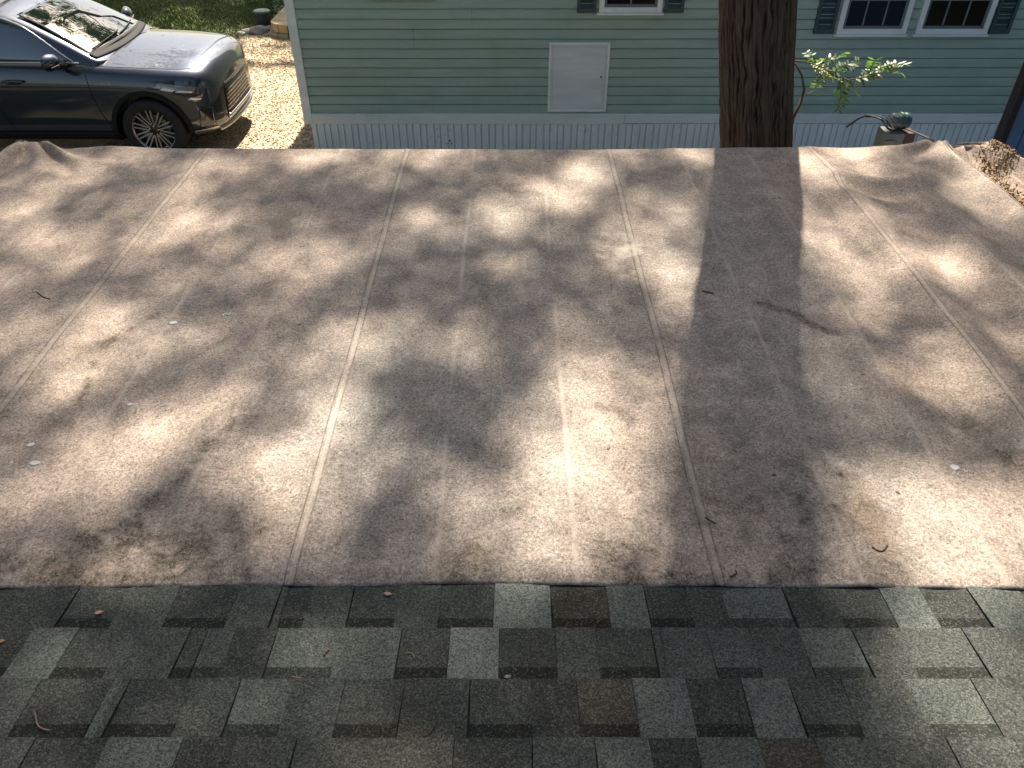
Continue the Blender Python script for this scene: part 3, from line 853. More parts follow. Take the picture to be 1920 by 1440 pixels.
def trunk_mesh(name, bx, by, lx, ly, H, r0, r1, na, zs, parent, detail=True):
    zs = np.array(zs); nz = len(zs)
    a = np.linspace(0, 2 * np.pi, na, endpoint=False)
    A, Zg = np.meshgrid(a, zs, indexing='ij')
    rr = r0 + (r1 - r0) * (Zg / H) ** .9 + .16 * np.exp(-Zg / .35)
    per = na and 2 * np.pi
    # periodic coordinates round the trunk: two-layer furrows that wander and merge
    def pf(freq, zf, seed):
        fa = A / (2 * np.pi) * freq
        w = (.55 * vnoise(Zg * zf * 1.1 + 10, np.cos(A) * 3 + 5, seed + 3) + .35 * vnoise(Zg * zf * 3.1, np.sin(A) * 7 + 3, seed + 4)) * min(1, freq / 30)
        x1_ = fa + w
        n = vnoise(np.mod(x1_, freq), Zg * zf, seed)
        nw = vnoise(np.mod(x1_, freq) - freq, Zg * zf, seed)
        b = np.clip((np.mod(x1_, freq) - (freq - 1)), 0, 1)
        return n * (1 - b) + nw * b
    def fiss(freq, wd, seed, amp):
        wq = amp * (.6 * vnoise(Zg * 1.3 + 20, np.cos(A) * 2.2 + np.sin(A) * .7 + 9, seed) + .4 * vnoise(Zg * 3.7, np.cos(A) * 5 + np.sin(A) * 4, seed + 1) + .45 * vnoise(Zg * 13, np.cos(A) * 9 + np.sin(A) * 11, seed + 2))
        ph = A / (2 * np.pi) * freq + wq
        d_ = np.abs(ph - np.round(ph))
        msk = np.clip(.40 + 1.1 * vnoise(np.round(ph) * 3.1 + seed, Zg * 4.5, seed + 5) + .6 * vnoise(np.round(ph) * 1.7, Zg * 13, seed + 6), 0, 1)
        wd = wd * (1 + .5 * vnoise(ph * 1.3, Zg * 22, seed + 8))
        return np.exp(-(d_ / wd) ** 2) * msk
    furrow = np.clip(fiss(38, .13, 101, .75) + .8 * fiss(55, .12, 131, .9), 0, 1)
    fur2 = fiss(110, .18, 151, 1.3)
    f3 = pf(12, .9, 161)
    h = .85 - .75 * furrow - .35 * fur2 + .10 * f3 + .12 * vnoise(A * 30, Zg * 16, 178)
    disp = (-.017 * furrow - .006 * fur2 + .009 * f3 + .004 * pf(120, 14, 191)) * (1 if detail else .5)
    rr = rr + disp
    Xg = bx + lx * Zg + rr * np.cos(A) + .012 * np.sin(Zg * 2.1); Yg = by + ly * Zg + rr * np.sin(A)
    V = np.stack([Xg.ravel(), Yg.ravel(), Zg.ravel()], 1)
    i = np.arange(na)[:, None] * nz + np.arange(nz - 1)[None]
    j = ((np.arange(na) + 1) % na)[:, None] * nz + np.arange(nz - 1)[None]
    Fq = np.stack([i.ravel(), j.ravel(), j.ravel() + 1, i.ravel() + 1], 1)
    o = np_mesh(name, V, Fq, M_bark, smooth=True, attrs={'h': np.clip(h, 0, 1).ravel()})
    return child_of(o, parent)
RT = .243
zs = np.concatenate([np.linspace(0, 1.2, 14)[:-1], np.linspace(1.2, 3.3, 300)[:-1], np.linspace(3.3, 13, 60)])
trunk_mesh('trunk', TBX, TY_, lean, 0, 13, RT, .15, 420, zs, tree)

# ------------------------------------------------------------------ leafy sapling beside the trunk
t = NT('sapling_leaf')
c = t.attr('col', 'Color')
lm = t.out(c, .42, Specular_IOR_Level=.6, Transmission_Weight=0.0)
tr_ = t.n('ShaderNodeBsdfTranslucent', Color=t.mix(1.0, c, (1.3,1.7,.5), 'MULTIPLY'))
mx = t.n('ShaderNodeMixShader', Fac=.35)
t.t.links.new(t.b.outputs[0], mx.inputs[1]); t.t.links.new(tr_.outputs[0], mx.inputs[2])
t.t.links.new(mx.outputs[0], t.t.nodes['Material Output'].inputs[0])
M_sleaf = t.m
SY = 5.15
def sp_(px, py, dy=0): return on_y(px, py, SY + dy)
sap = empty('sapling', (sp_(1478, 262).x, SY, 0), 'thin stemmed sapling with pinnate leaves leaning right from behind the trunk', 'sapling')
stems = MB()
M_stem = plain('sapling_stem', (.10,.065,.04), .8)
g0 = Vector((sp_(1468, 262).x, SY - .22, .2))
s1 = [Vector((g0.x - .05, SY-.2, 0)), g0] + [sp_(px, py, dy) for px, py, dy in ((1487,222,-.15),(1500,195,-.1),(1508,168,-.05),(1504,142,0),(1494,124,.02),(1488,116,.02))]
stems.tube(s1, [.013,.012,.011,.010,.009,.008,.006,.005], 7)
s2 = [sp_(px, py, dy) for px, py, dy in ((1486,114,0),(1510,116,.0),(1530,121,.02),(1560,140,0),(1590,150,-.05),(1625,144,-.06),(1650,128,-.06),(1680,118,-.05))]
stems.tube(s2, [.006,.0055,.005,.0045,.004,.0035,.003,.0015], 6)
branches = [s2]
twigs = [((1530,121),(1525,105),(1512,97)), ((1530,121),(1560,112),(1585,97)), ((1545,131),(1535,150),(1526,172)), ((1560,140),(1575,125),(1612,112)), ((1575,145),(1577,178),(1572,208)), ((1590,150),(1598,160),(1610,175)), ((1625,144),(1633,128),(1640,112)), ((1600,149),(1640,139),(1672,118)), ((1650,128),(1672,118),(1698,122)), ((1545,131),(1570,135),(1600,125)), ((1520,118),(1545,128),(1560,143)), ((1650,128),(1665,130),(1690,136)),((1572,146),(1584,160),(1584,190)),((1535,122),(1548,112),(1560,106))]
for tw in twigs:
    pts = [sp_(px, py, random.uniform(-.1, .1) if i else 0) for i, (px, py) in enumerate(tw)]
    stems.tube(pts, [.003, .0022, .001], 5); branches.append(pts)
child_of(stems.build('stem', M_stem, smooth=True), sap)
V = []; Fq = []; C = []
for bi, pts in enumerate(branches):
    L = sum((pts[i+1]-pts[i]).length for i in range(len(pts)-1))
    n = max(8, int(L / .0105))
    for k in range(n):
        tt_ = (k + .5) / n
        if bi == 0 and tt_ < .2: continue
        d = tt_ * L; i = 0
        while i < len(pts)-2 and d > (pts[i+1]-pts[i]).length: d -= (pts[i+1]-pts[i]).length; i += 1
        dirv = (pts[i+1]-pts[i]).normalized(); p = pts[i] + dirv * d
        side = 1 if k % 2 else -1
        up = Vector((random.gauss(0,.35), random.gauss(-.2,.3), 1)).normalized()
        lat = (dirv.cross(up).normalized() * side + dirv * .5 + Vector((0,0,random.gauss(-.25,.25)))).normalized()
        nrm = lat.cross(dirv).normalized()
        ln = random.uniform(.034, .06); wd = ln * .19
        wv_ = dirv * wd
        b = len(V)
        for q in (p, p + lat*ln*.35 + wv_ + nrm*.002, p + lat*ln*.8 + wv_*.7, p + lat*ln, p + lat*ln*.8 - wv_*.7, p + lat*ln*.35 - wv_):
            V.append(tuple(q))
        Fq += [(b, b+1, b+2, b+3), (b, b+3, b+4, b+5)]
        c = np.array([.10,.16,.06]) * random.uniform(.6, 1.3)
        if bi in (8, 11): c = np.array([.22,.21,.05]) * random.uniform(.8, 1.2)
        C += [c] * 6
child_of(np_mesh('foliage', np.array(V), np.array(Fq), M_sleaf, attrs={'col': np.array(C)}), sap)

# ------------------------------------------------------------------ electric meter on its pedestal, and its cables
MY = 6.5
mc = on_y(1680, 226, MY)
met = empty('electric_meter', (mc.x, MY, 0), 'glass domed electric meter on a low post box beyond the awning', 'electric meter')
t = NT('clear_dome')
M_dome = t.out((.16,.19,.19), .06, Alpha=.38, Specular_IOR_Level=.9)
M_ring = plain('meter_ring', (.035,.07,.068), .4, metallic=.4)
M_grey = plain('pedestal_grey', (.11,.13,.125), .7)
M_rust = plain('rusty_bracket', (.075,.045,.035), .85)
ax = Vector((-.85, -.25, .12)).normalized()
def oriented(mb, m, name, parent, loc, axis, **kw):
    o = mb.build(name, m, **kw); o.parent = parent
    q = axis.to_track_quat('Z', 'Y')
    o.matrix_parent_inverse = Matrix.Identity(4)
    o.location = Vector(loc) - parent.location; o.rotation_euler = q.to_euler(); o.scale = (.76, .76, .76)
    return o
ringo = oriented(MB().lathe([(.02,-.10),(.082,-.10),(.09,-.09),(.09,-.05),(.084,-.045),(.084,-.015),(.093,-.01),(.093,.012),(.085,.02),(.02,.02)], 36), M_ring, 'base_ring', met, mc + Vector((.03,0,0)), ax, smooth=False, bevel=.002)
domeo = oriented(MB().lathe([(.082,.0),(.082,.06),(.078,.09),(.066,.112),(.040,.125),(.005,.129)], 36, caps=False), M_dome, 'glass_dome', met, mc + Vector((.03,0,0)) + ax*.016, ax, smooth=True)
disc = oriented(MB().lathe([(.068,.0),(.068,.006),(.01,.007)], 30).box((-.03,-.045,.008),(.03,.045,.05)).box((-.045,-.01,.008),(.045,.01,.065)), plain('meter_dial', (.07,.075,.075), .5), 'dial', met, mc + Vector((.03,0,0)) + ax*.023, ax)
bx = on_y(1668, 252, MY)
child_of(MB().box((bx.x-.075, MY-.09, .55), (bx.x+.09, MY+.09, mc.z-.082)).build('pedestal_box', M_grey, bevel=.006), met)
child_of(MB().box((bx.x+.0905, MY-.07, .55), (bx.x+.19, MY+.07, mc.z-.085)).build('bracket', M_rust, bevel=.004), met)
child_of(MB().box((bx.x-.05, MY-.05, 0), (bx.x+.05, MY+.05, .55)).build('post', M_grey, bevel=.004), met)
plate = MB().box((bx.x-.07, MY-.098, mc.z-.19), (bx.x+.02, MY-.0905, mc.z-.14)).build('label_plate', plain('yellowed_plate', (.16,.16,.10), .6), bevel=.002)
child_of(plate, met)
M_cable = plain('black_cable', (.012,.012,.012), .6)
cb = MB()
def smoothpath(pts, n=6):
    pts = [Vector(p) for p in pts]; out = []
    for i in range(len(pts)-1):
        p0 = pts[max(i-1,0)]; p1 = pts[i]; p2 = pts[i+1]; p3 = pts[min(i+2,len(pts)-1)]
        for k in range(n):
            s = k / n
            out.append(.5*((2*p1)+(-p0+p2)*s+(2*p0-5*p1+4*p2-p3)*s*s+(-p0+3*p1-3*p2+p3)*s**3))
    out.append(pts[-1]); return out
cpts = [on_y(px, py, Yv) for px, py, Yv in ((1588,238,7.4),(1606,225,7.2),(1624,217,6.9),(1640,219,6.7),(1655,226,6.55),(1664,240,6.45),(1676,246,6.42))]
cb.tube(smoothpath(cpts), .008, 6)
cb.tube(smoothpath([on_y(px, py, Yv) for px, py, Yv in ((1622,214,6.9),(1626,219,6.88),(1645,217,6.7),(1660,224,6.5),(1672,240,6.42))]), .006, 6)
cb = tag(cb.build('cable', M_cable, smooth=True), 'black looping cable running left from the electric meter', 'cable')
cb2 = MB().tube(smoothpath([on_y(1698, 241, 6.42), on_y(1722, 251, 5.9), on_y(1742, 260, 5.3), on_y(1754, 270, 4.9), on_y(1762, 300, 4.8)]), .008, 6)
tag(cb2.build('cable', plain('brown_cable', (.03,.018,.014), .7), smooth=True), 'thin dark cable sloping right from the electric meter to the awning corner', 'cable')

# ------------------------------------------------------------------ blue board wall at the right
BY = 5.6
cxs = on_y(1893, 240, BY)
shd = empty('board_wall', (cxs.x, BY, 0), 'blue board wall with vertical grooves and dark end post at the right edge', 'fence')
t = NT('blue_paint')
M_blue = t.out(t.ramp(t.noise(5, 5), [(.3, (.030,.085,.23)), (.7, (.042,.110,.29))]), .5)
M_post = plain('dark_post', (.006,.008,.018), .9)
bs = MB(); x = cxs.x + .002; xe = cxs.x + 2.4
pv = [(x, 0)]
xx = x + .105
while xx < xe:
    pv += [(xx, 0), (xx + .004, .012), (xx + .012, .012), (xx + .016, 0)]; xx += .2
pv.append((xe, 0))
vs = []
for (a, d) in pv: vs += [(a, BY + d, 0), (a, BY + d, 2.6)]
nb_ = len(vs)
for (a, d) in pv: vs += [(a, BY + .04, 0), (a, BY + .04, 2.6)]
m_ = len(pv)
bs.add(vs, [(2*i, 2*i+2, 2*i+3, 2*i+1) for i in range(m_-1)] + [(nb_+2*i+1, nb_+2*i+3, nb_+2*i+2, nb_+2*i) for i in range(m_-1)] + [(2*i+1, 2*i+3, nb_+2*i+3, nb_+2*i+1) for i in range(m_-1)] + [(1, nb_+1, nb_, 0), (2*m_-2, nb_+2*m_-2, nb_+2*m_-1, 2*m_-1)])
child_of(bs.build('boards', M_blue), shd)
child_of(MB().box((cxs.x - .05, BY - .03, 0), (cxs.x, BY + .07, 2.62)).build('end_post', M_post, bevel=.006), shd)

# ------------------------------------------------------------------ planter, valve box, stones, ground cover beyond the drive
t = NT('tan_block')
M_block = t.out(t.mix(t.remap(t.noise(60, 4, .7), .35, .65, 0, .4), t.ramp(t.noise(4, 5), [(.3, (.36,.27,.15)), (.7, (.52,.41,.25))]), (.24,.17,.09)), .9)
pz = .22
corner = on_z(522, 52, pz)
pl_ = empty('retaining_wall', (corner.x + .5, corner.y, 0), 'low retaining wall of rounded tan blocks beside the mobile home corner', 'retaining wall')
def blk(poly, z0, z1):
    m = MB(); n = len(poly)
    m.add([(x, y, z0) for x, y in poly] + [(x, y, z1) for x, y in poly], [tuple(range(n-1,-1,-1)), tuple(range(n, 2*n))] + [(i, (i+1)%n, n+(i+1)%n, n+i) for i in range(n)])
    return m.build('block', M_block, bevel=.014)
cx0, cy0 = on_z(513, 32, pz).x + .36, on_z(530, 47, pz).y + .36
def arc_block(a0, a1, ro, ri, z0, z1):
    po = [(cx0 + ro*math.cos(a), cy0 + ro*math.sin(a)) for a in np.linspace(a0, a1, 5)]
    pi_ = [(cx0 + ri*math.cos(a), cy0 + ri*math.sin(a)) for a in np.linspace(a1, a0, 5)]
    return blk(po + pi_, z0, z1)
for (z0, z1, ro) in ((-.02, .075, .40), (.078, pz, .36)):
    for i in range(3):
        a0 = R(180 + i*30 + 1.2); a1 = R(180 + (i+1)*30 - 1.2)
        child_of(arc_block(a0, a1, ro, ro - .26, z0, z1), pl_)
    for j in range(4):
        y0 = cy0 + j*.42 + .006
        child_of(blk([(cx0 - ro, y0), (cx0 - ro + .26, y0), (cx0 - ro + .26, y0 + .408), (cx0 - ro, y0 + .408)], z0, z1), pl_)
    for j in range(3):
        x0 = cx0 + j*.42 + .006
        child_of(blk([(x0, cy0 - ro), (x0 + .408, cy0 - ro), (x0 + .408, cy0 - ro + .26), (x0, cy0 - ro + .26)], z0, z1), pl_)
child_of(MB().add([(cx0-.05, cy0-.05, pz-.03), (cx0+1.2, cy0-.05, pz-.03), (cx0+1.2, cy0+1.6, pz-.03), (cx0-.05, cy0+1.6, pz-.03)], [(0,1,2,3)]).build('soil', M_soil), pl_)

bp = on_z(496, 52, 0)
rb = .135
vb = empty('plastic_bucket', (bp.x, bp.y, 0), 'dark round plastic bin with a green lid among stones on the lawn edge', 'bin')
child_of(MB().lathe([(rb*.92, 0), (rb*.9, .02), (rb, .23), (rb*1.05, .24), (rb*1.05, .26)], 28, 'z', (bp.x, bp.y, 0)).build('body', plain('dark_green_plastic', (.018,.028,.025), .45), smooth=False, bevel=.003), vb)
child_of(MB().lathe([(rb*1.08, .261), (rb*1.08, .28), (rb*.95, .292), (rb*.3, .297), (.01, .297)], 28, 'z', (bp.x, bp.y, 0)).build('lid', plain('green_lid', (.05,.13,.09), .4), bevel=.003), vb)

t = NT('fieldstone')
M_rock = t.out(t.ramp(t.noise(6, 6, .65), [(.3, (.20,.18,.16)), (.7, (.42,.39,.35))]), .9)
def rock(px, py, r, label, sq=(1, 1, .6)):
    p = on_z(px, py, 0)
    bm = bmesh.new(); bmesh.ops.create_icosphere(bm, subdivisions=3, radius=1)
    sd_ = random.uniform(0, 50)
    for v in bm.verts:
        n = mnoise.fractal(v.co * 1.1 + Vector((sd_, 0, 0)), 1, 2, 4)
        v.co = v.co * (1 + .28 * n); v.co.x *= sq[0] * r; v.co.y *= sq[1] * r; v.co.z *= sq[2] * r
    me = bpy.data.meshes.new('fieldstone'); bm.to_mesh(me); bm.free()
    o = link_mesh('fieldstone', me, M_rock, smooth=True); o.location = (p.x, p.y, r * .25); o.rotation_euler = (0, 0, random.uniform(0, 6))
    tag(o, label, 'stone', 'stones edging the drive')
rock(486, 62, .15, 'largest pale rounded stone in front of the dark bin')
rock(466, 62, .10, 'mid sized grey stone left of the largest pale stone', (1.2, 1, .55))
rock(504, 56, .09, 'small pale stone between dark bin and tan block wall', (1.3, .9, .6))
rock(452, 66, .075, 'small grey stone at the left end of the stone edging, nearest the lawn', (1, 1, .6))
rock(500, 68, .05, 'smallest stone lying on the drive in front of the bin')
p = on_z(196, -6, 0)
# leafy ground cover between bin and retaining wall
V = []; Fq = []; C = []
for i in range(2600):
    px = random.uniform(462, 548); py = random.uniform(-25, 40)
    if px < 478 and py > 14: continue
    if abs(px-496) < 20 and py > 8: continue
    p = on_z(px, py, 0)
    z = random.random() ** .7 * .30 * (1 if py < 25 else .6)
    s = random.uniform(.025, .055); a = random.uniform(0, 6.28)
    M = Matrix.Rotation(a, 3, 'Z') @ Matrix.Rotation(random.gauss(.2, .5), 3, 'X')
    b = len(V)
    for q in ((-1,0,0),(0,-.45,.1),(1,0,0),(0,.45,.1)):
        w = M @ (Vector(q) * s); V.append((p.x+w.x, p.y+w.y, max(.01, z+w.z)))
    Fq.append((b, b+1, b+2, b+3)); c = np.array([.045,.085,.022]) * random.uniform(.6, 1.7); C += [c]*4
gc = np_mesh('ground_cover', np.array(V), np.array(Fq), M_sleaf, attrs={'col': np.array(C)})
tag(gc, 'leafy green ground cover growing around the dark bin', 'plants', kind='stuff')

# ------------------------------------------------------------------ parked car (nose towards +X, near side faces the camera)
CARX, CARY, CARR = -4.12, 9.64, R(0.0)
car = empty('parked_car', (CARX, CARY, 0), 'dark blue grey crossover car with multi spoke wheels and glinting hood, parked on the gravel', 'car', rz=CARR)
t = NT('car_paint')
fl = t.noise(900, 2, .6)
M_paint = t.out(t.mix(t.remap(fl, .4, .6, 0, 1), (.014,.020,.036), (.022,.031,.052)), .46, Metallic=.8, Coat_Weight=1.0, Coat_IOR=1.75, Coat_Roughness=.035, Specular_IOR_Level=.5)
M_cglass = NT('car_glass').out((.006,.010,.010), .02, Specular_IOR_Level=1.0, Coat_Weight=1.0, Coat_Roughness=.01, Coat_IOR=1.9)
M_blackp = plain('black_plastic', (.012,.012,.013), .75, Specular_IOR_Level=.2)
M_gloss = NT('gloss_black').out((.008,.008,.009), .12, Coat_Weight=.5)
M_chrome = NT('chrome').out((.62,.62,.62), .16, Metallic=1.0)
M_silver = NT('wheel_silver').out((.36,.36,.37), .28, Metallic=.9)
M_gun = NT('wheel_dark').out((.035,.035,.038), .35, Metallic=.5)
M_tyre = plain('tyre_rubber', (.014,.014,.014), .8)
M_lens = NT('headlight_lens').out((.16,.17,.19), .06, Specular_IOR_Level=.8, Coat_Weight=1.0)
M_led = NT('headlight_reflector').out((.70,.72,.74), .2, Metallic=.5)
M_tan = plain('seat_cloth', (.34,.29,.17), .8)

def loft(name, stations, m, sub=2, crease_rows=(), closed=True, parent=None):
    """stations: list of (x, [(y,z)...]) half sections, near side y<0 mirrored"""
    bm = bmesh.new(); rows = []
    np_ = len(stations[0][1])
    cre = bm.edges.layers.float.new('crease_edge')
    for x, pts in stations:
        row = []
        full = [(-y, z) for y, z in pts] + [(y, z) for y, z in reversed(pts[1:-1])]
        for y, z in full: row.append(bm.verts.new((x, y, z)))
        rows.append(row)
    n = len(rows[0])
    for i in range(len(rows)-1):
        for k in range(n):
            k2 = (k+1) % n
            bm.faces.new((rows[i][k], rows[i][k2], rows[i+1][k2], rows[i+1][k]))
    # caps by strips
    for r, flip in ((rows[0], True), (rows[-1], False)):
        h = np_ - 1
        for k in range(h):
            a, b = r[k], r[k+1]
            c, d = r[(n - k - 1) % n], r[(n - k) % n]
            vs = [a, b, c, d]
            vs = [v for i, v in enumerate(vs) if v not in vs[:i]]
            if len(vs) >= 3:
                try: bm.faces.new(vs if not flip else vs[::-1])
                except ValueError: pass
    bm.edges.ensure_lookup_table()
    for i in range(len(rows)-1):
        for (k, w) in crease_rows:
            for kk in (k, (n - k) % n):
                e = bm.edges.get((rows[i][kk], rows[i+1][kk]))
                if e: e[cre] = w
    bmesh.ops.recalc_face_normals(bm, faces=bm.faces)
    me = bpy.data.meshes.new(name); bm.to_mesh(me); bm.free()
    o = link_mesh(name, me, m, parent, smooth=True)
    if sub:
        md = o.modifiers.new('sub', 'SUBSURF'); md.levels = sub; md.render_levels = sub
    return o
def bake(o):
    dg = bpy.context.evaluated_depsgraph_get(); dg.update()
    ev = o.evaluated_get(dg)
    me = bpy.data.meshes.new_from_object(ev)
    old = o.data; o.modifiers.clear(); o.data = me
    bpy.data.meshes.remove(old)
    return o

#             x     w    zb   z_edge z_ctr  zmid
def body_sec(x, w, zb, zsh, zed, zc, top=.86):
    return (x, [(0, zb), (w*.80, zb), (w*.965, zb+.07), (w*.985, zb+.20), (w, zsh-.16), (w*.992, zsh), (w*.955, zed-.045), (w*top, zed), (w*.50, zc-.012), (0, zc)])
B = [
 body_sec(-3.78, .74, .42, .92, 1.02, 1.05),
 body_sec(-3.70, .84, .34, .92, 1.06, 1.08),
 body_sec(-3.35, .905, .24, .92, 1.10, 1.11),
 body_sec(-2.69, .930, .20, .90, 1.10, 1.11, .9),
 body_sec(-2.10, .915, .20, .88, 1.085, 1.11, .9),
 body_sec(-1.30, .912, .20, .86, 1.065, 1.11, .9),
 body_sec(-.75, .918, .20, .86, 1.045, 1.115, .89),
 body_sec(-.45, .924, .20, .86, 1.030, 1.105, .885),
 body_sec(0.0, .930, .20, .84, 1.015, 1.090, .875),
 body_sec(.28, .924, .21, .82, .995, 1.068, .865),
 body_sec(.46, .90, .23, .77, .985, 1.055, .85),
 body_sec(.58, .86, .25, .72, .962, 1.030, .835),
 body_sec(.665, .79, .26, .68, .925, 1.000, .82),
 body_sec(.72, .67, .28, .62, .86, .945, .81),
 body_sec(.765, .52, .30, .56, .73, .83, .80),
]
body = loft('body', B, M_paint, 3, crease_rows=((7, .8), (5, .3)), parent=car)
bake(body)
# wheel arches
for wx_ in (0.0, -2.69):
    for s in (-1, 1):
        cut = MB().lathe([(.405, -1.3*s), (.405, -.60*s)], 56, 'y', (wx_, 0, .352)).build('arch_cutter', None, fixn=True)
        cut.parent = car
        md = body.modifiers.new('arch', 'BOOLEAN'); md.object = cut; md.operation = 'DIFFERENCE'; md.solver = 'EXACT'
        bake(body)
        bpy.data.objects.remove(cut, do_unlink=True)
body.data.polygons.foreach_set('use_smooth', [True]*len(body.data.polygons))
try:
    body.data.set_sharp_from_angle(angle=R(38))
except Exception as e: print(e)

# cabin
CSH, CSC = .20, .90
def zs_(z): return 1.085 + (z-1.085)*CSC if z > 1.085 else z
def cab_sec(x, wb, wr, zr, zb=1.02):
    x += CSH; zr = zs_(zr)
    return (x, [(0, zb-.1), (wb*.98, zb-.06), (wb, zb+.02), (wb*.42+wr*.58, zb+.62*(zr-zb)), (wr, zr-.045), (wr*.55, zr-.006), (0, zr+.006)])
Cb = [
 cab_sec(-.56, .80, .74, 1.085, 1.0),
 cab_sec(-.72, .83, .755, 1.165),
 cab_sec(-.95, .85, .735, 1.305),
 cab_sec(-1.25, .86, .705, 1.475),
 cab_sec(-1.50, .862, .675, 1.585),
 cab_sec(-1.72, .862, .655, 1.635),
 cab_sec(-2.15, .86, .645, 1.665),
 cab_sec(-2.70, .855, .63, 1.65),
 cab_sec(-3.15, .84, .61, 1.59),
 cab_sec(-3.50, .81, .60, 1.42),
 cab_sec(-3.72, .78, .62, 1.16),
]
cabin = loft('cabin', Cb, M_paint, 3, crease_rows=((4, .35),), parent=car)
bake(cabin)

def bvh(o):
    me = o.data
    return BVHTree.FromPolygons([v.co.copy() for v in me.vertices], [tuple(p.vertices) for p in me.polygons])
T_body, T_cab = bvh(body), bvh(cabin)
def patch(name, quad, axis, tree, m, off=.004, nu=24, nv=12, parent=car, sgn=-1, thick=.003, curve=None, flip=False):
    """bilinear 4-corner patch dropped onto the body. axis 'y': corners are (x,z); axis 'z': corners are (x,y); axis 'x': corners (y,z)"""
    V = []
    for i in range(nu):
        for j in range(nv):
            u, v = i/(nu-1), j/(nv-1)
            a, b, c, d = quad
            p = [(a[k]*(1-u)+b[k]*u)*(1-v) + (d[k]*(1-u)+c[k]*u)*v for k in (0, 1)]
            if curve: p = curve(p, u, v)
            if tree is T_cab: p = (p[0]+CSH, zs_(p[1]) if axis == 'y' else p[1])
            if axis == 'y': o_, dr = Vector((p[0], sgn*3, p[1])), Vector((0, -sgn, 0))
            elif axis == 'z': o_, dr = Vector((p[0], p[1], 4)), Vector((0, 0, -1))
            else: o_, dr = Vector((4, p[0], p[1])), Vector((-1, 0, 0))
            hit, nr, _, _ = tree.ray_cast(o_, dr)
            if hit is None:
                q = tree.find_nearest(o_ + dr*2.1); hit, nr = q[0], q[1]
            if nr.dot(dr) > 0: nr = -nr
            V.append(tuple(hit + nr*off))
    o = np_mesh(name, np.array(V), grid_faces(nu, nv), m, parent, smooth=True)
    bm = bmesh.new(); bm.from_mesh(o.data); bmesh.ops.recalc_face_normals(bm, faces=bm.faces); bm.to_mesh(o.data); bm.free()
    if thick:
        md = o.modifiers.new('t', 'SOLIDIFY'); md.thickness = thick; md.offset = 0
    return o
# windscreen: a raked, gently bowed sheet just clear of the cabin
def ws_pt(y, v, lift=0.0):
    hw_ = .715 + (.575-.715)*v
    q = 1 - (y/hw_)**2
    x = -.745 + (-1.475+.745)*v + (.105*(1-v) + .055*v)*q
    z = float(np.interp(v, [0, .33, .67, 1], [1.150, 1.318, 1.470, 1.582])) - .030*(1-q) + .012
    return Vector((x + CSH + lift*.5, y, zs_(z) + lift*.87))
nu, nv = 40, 22
V = [tuple(ws_pt((-1 + 2*i/(nu-1))*(.715 + (.575-.715)*j/(nv-1)), j/(nv-1))) for i in range(nu) for j in range(nv)]
ws = np_mesh('windscreen', np.array(V), grid_faces(nu, nv), M_cglass, car, smooth=True)
bm = bmesh.new(); bm.from_mesh(ws.data); bmesh.ops.recalc_face_normals(bm, faces=bm.faces)
if sum(f.normal.z for f in bm.faces) < 0: bmesh.ops.reverse_faces(bm, faces=bm.faces)
bm.to_mesh(ws.data); bm.free()
md = ws.modifiers.new('t', 'SOLIDIFY'); md.thickness = .005
V = []
for i in range(nu):
    y = (-1 + 2*i/(nu-1))*.735
    a_ = ws_pt(y*.97, .02, .006)
    for k in range(8):
        x = a_.x + .075*k/7
        zz = [h[0].z for h in (T_body.ray_cast(Vector((x, y, 4)), Vector((0,0,-1))), T_cab.ray_cast(Vector((x, y, 4)), Vector((0,0,-1)))) if h[0] is not None]
        z = max(zz) + (.010 if k < 7 else .003)
        V.append(tuple(a_) if k == 0 else (x, y, z))
cw = np_mesh('cowl', np.array(V), grid_faces(nu, 8), M_blackp, car, smooth=True)
md = cw.modifiers.new('t', 'SOLIDIFY'); md.thickness = .004
patch('sunroof', ((-1.72,-.50),(-1.72,.50),(-2.9,.46),(-2.9,-.46)), 'z', T_cab, M_cglass, .004, 20, 20)
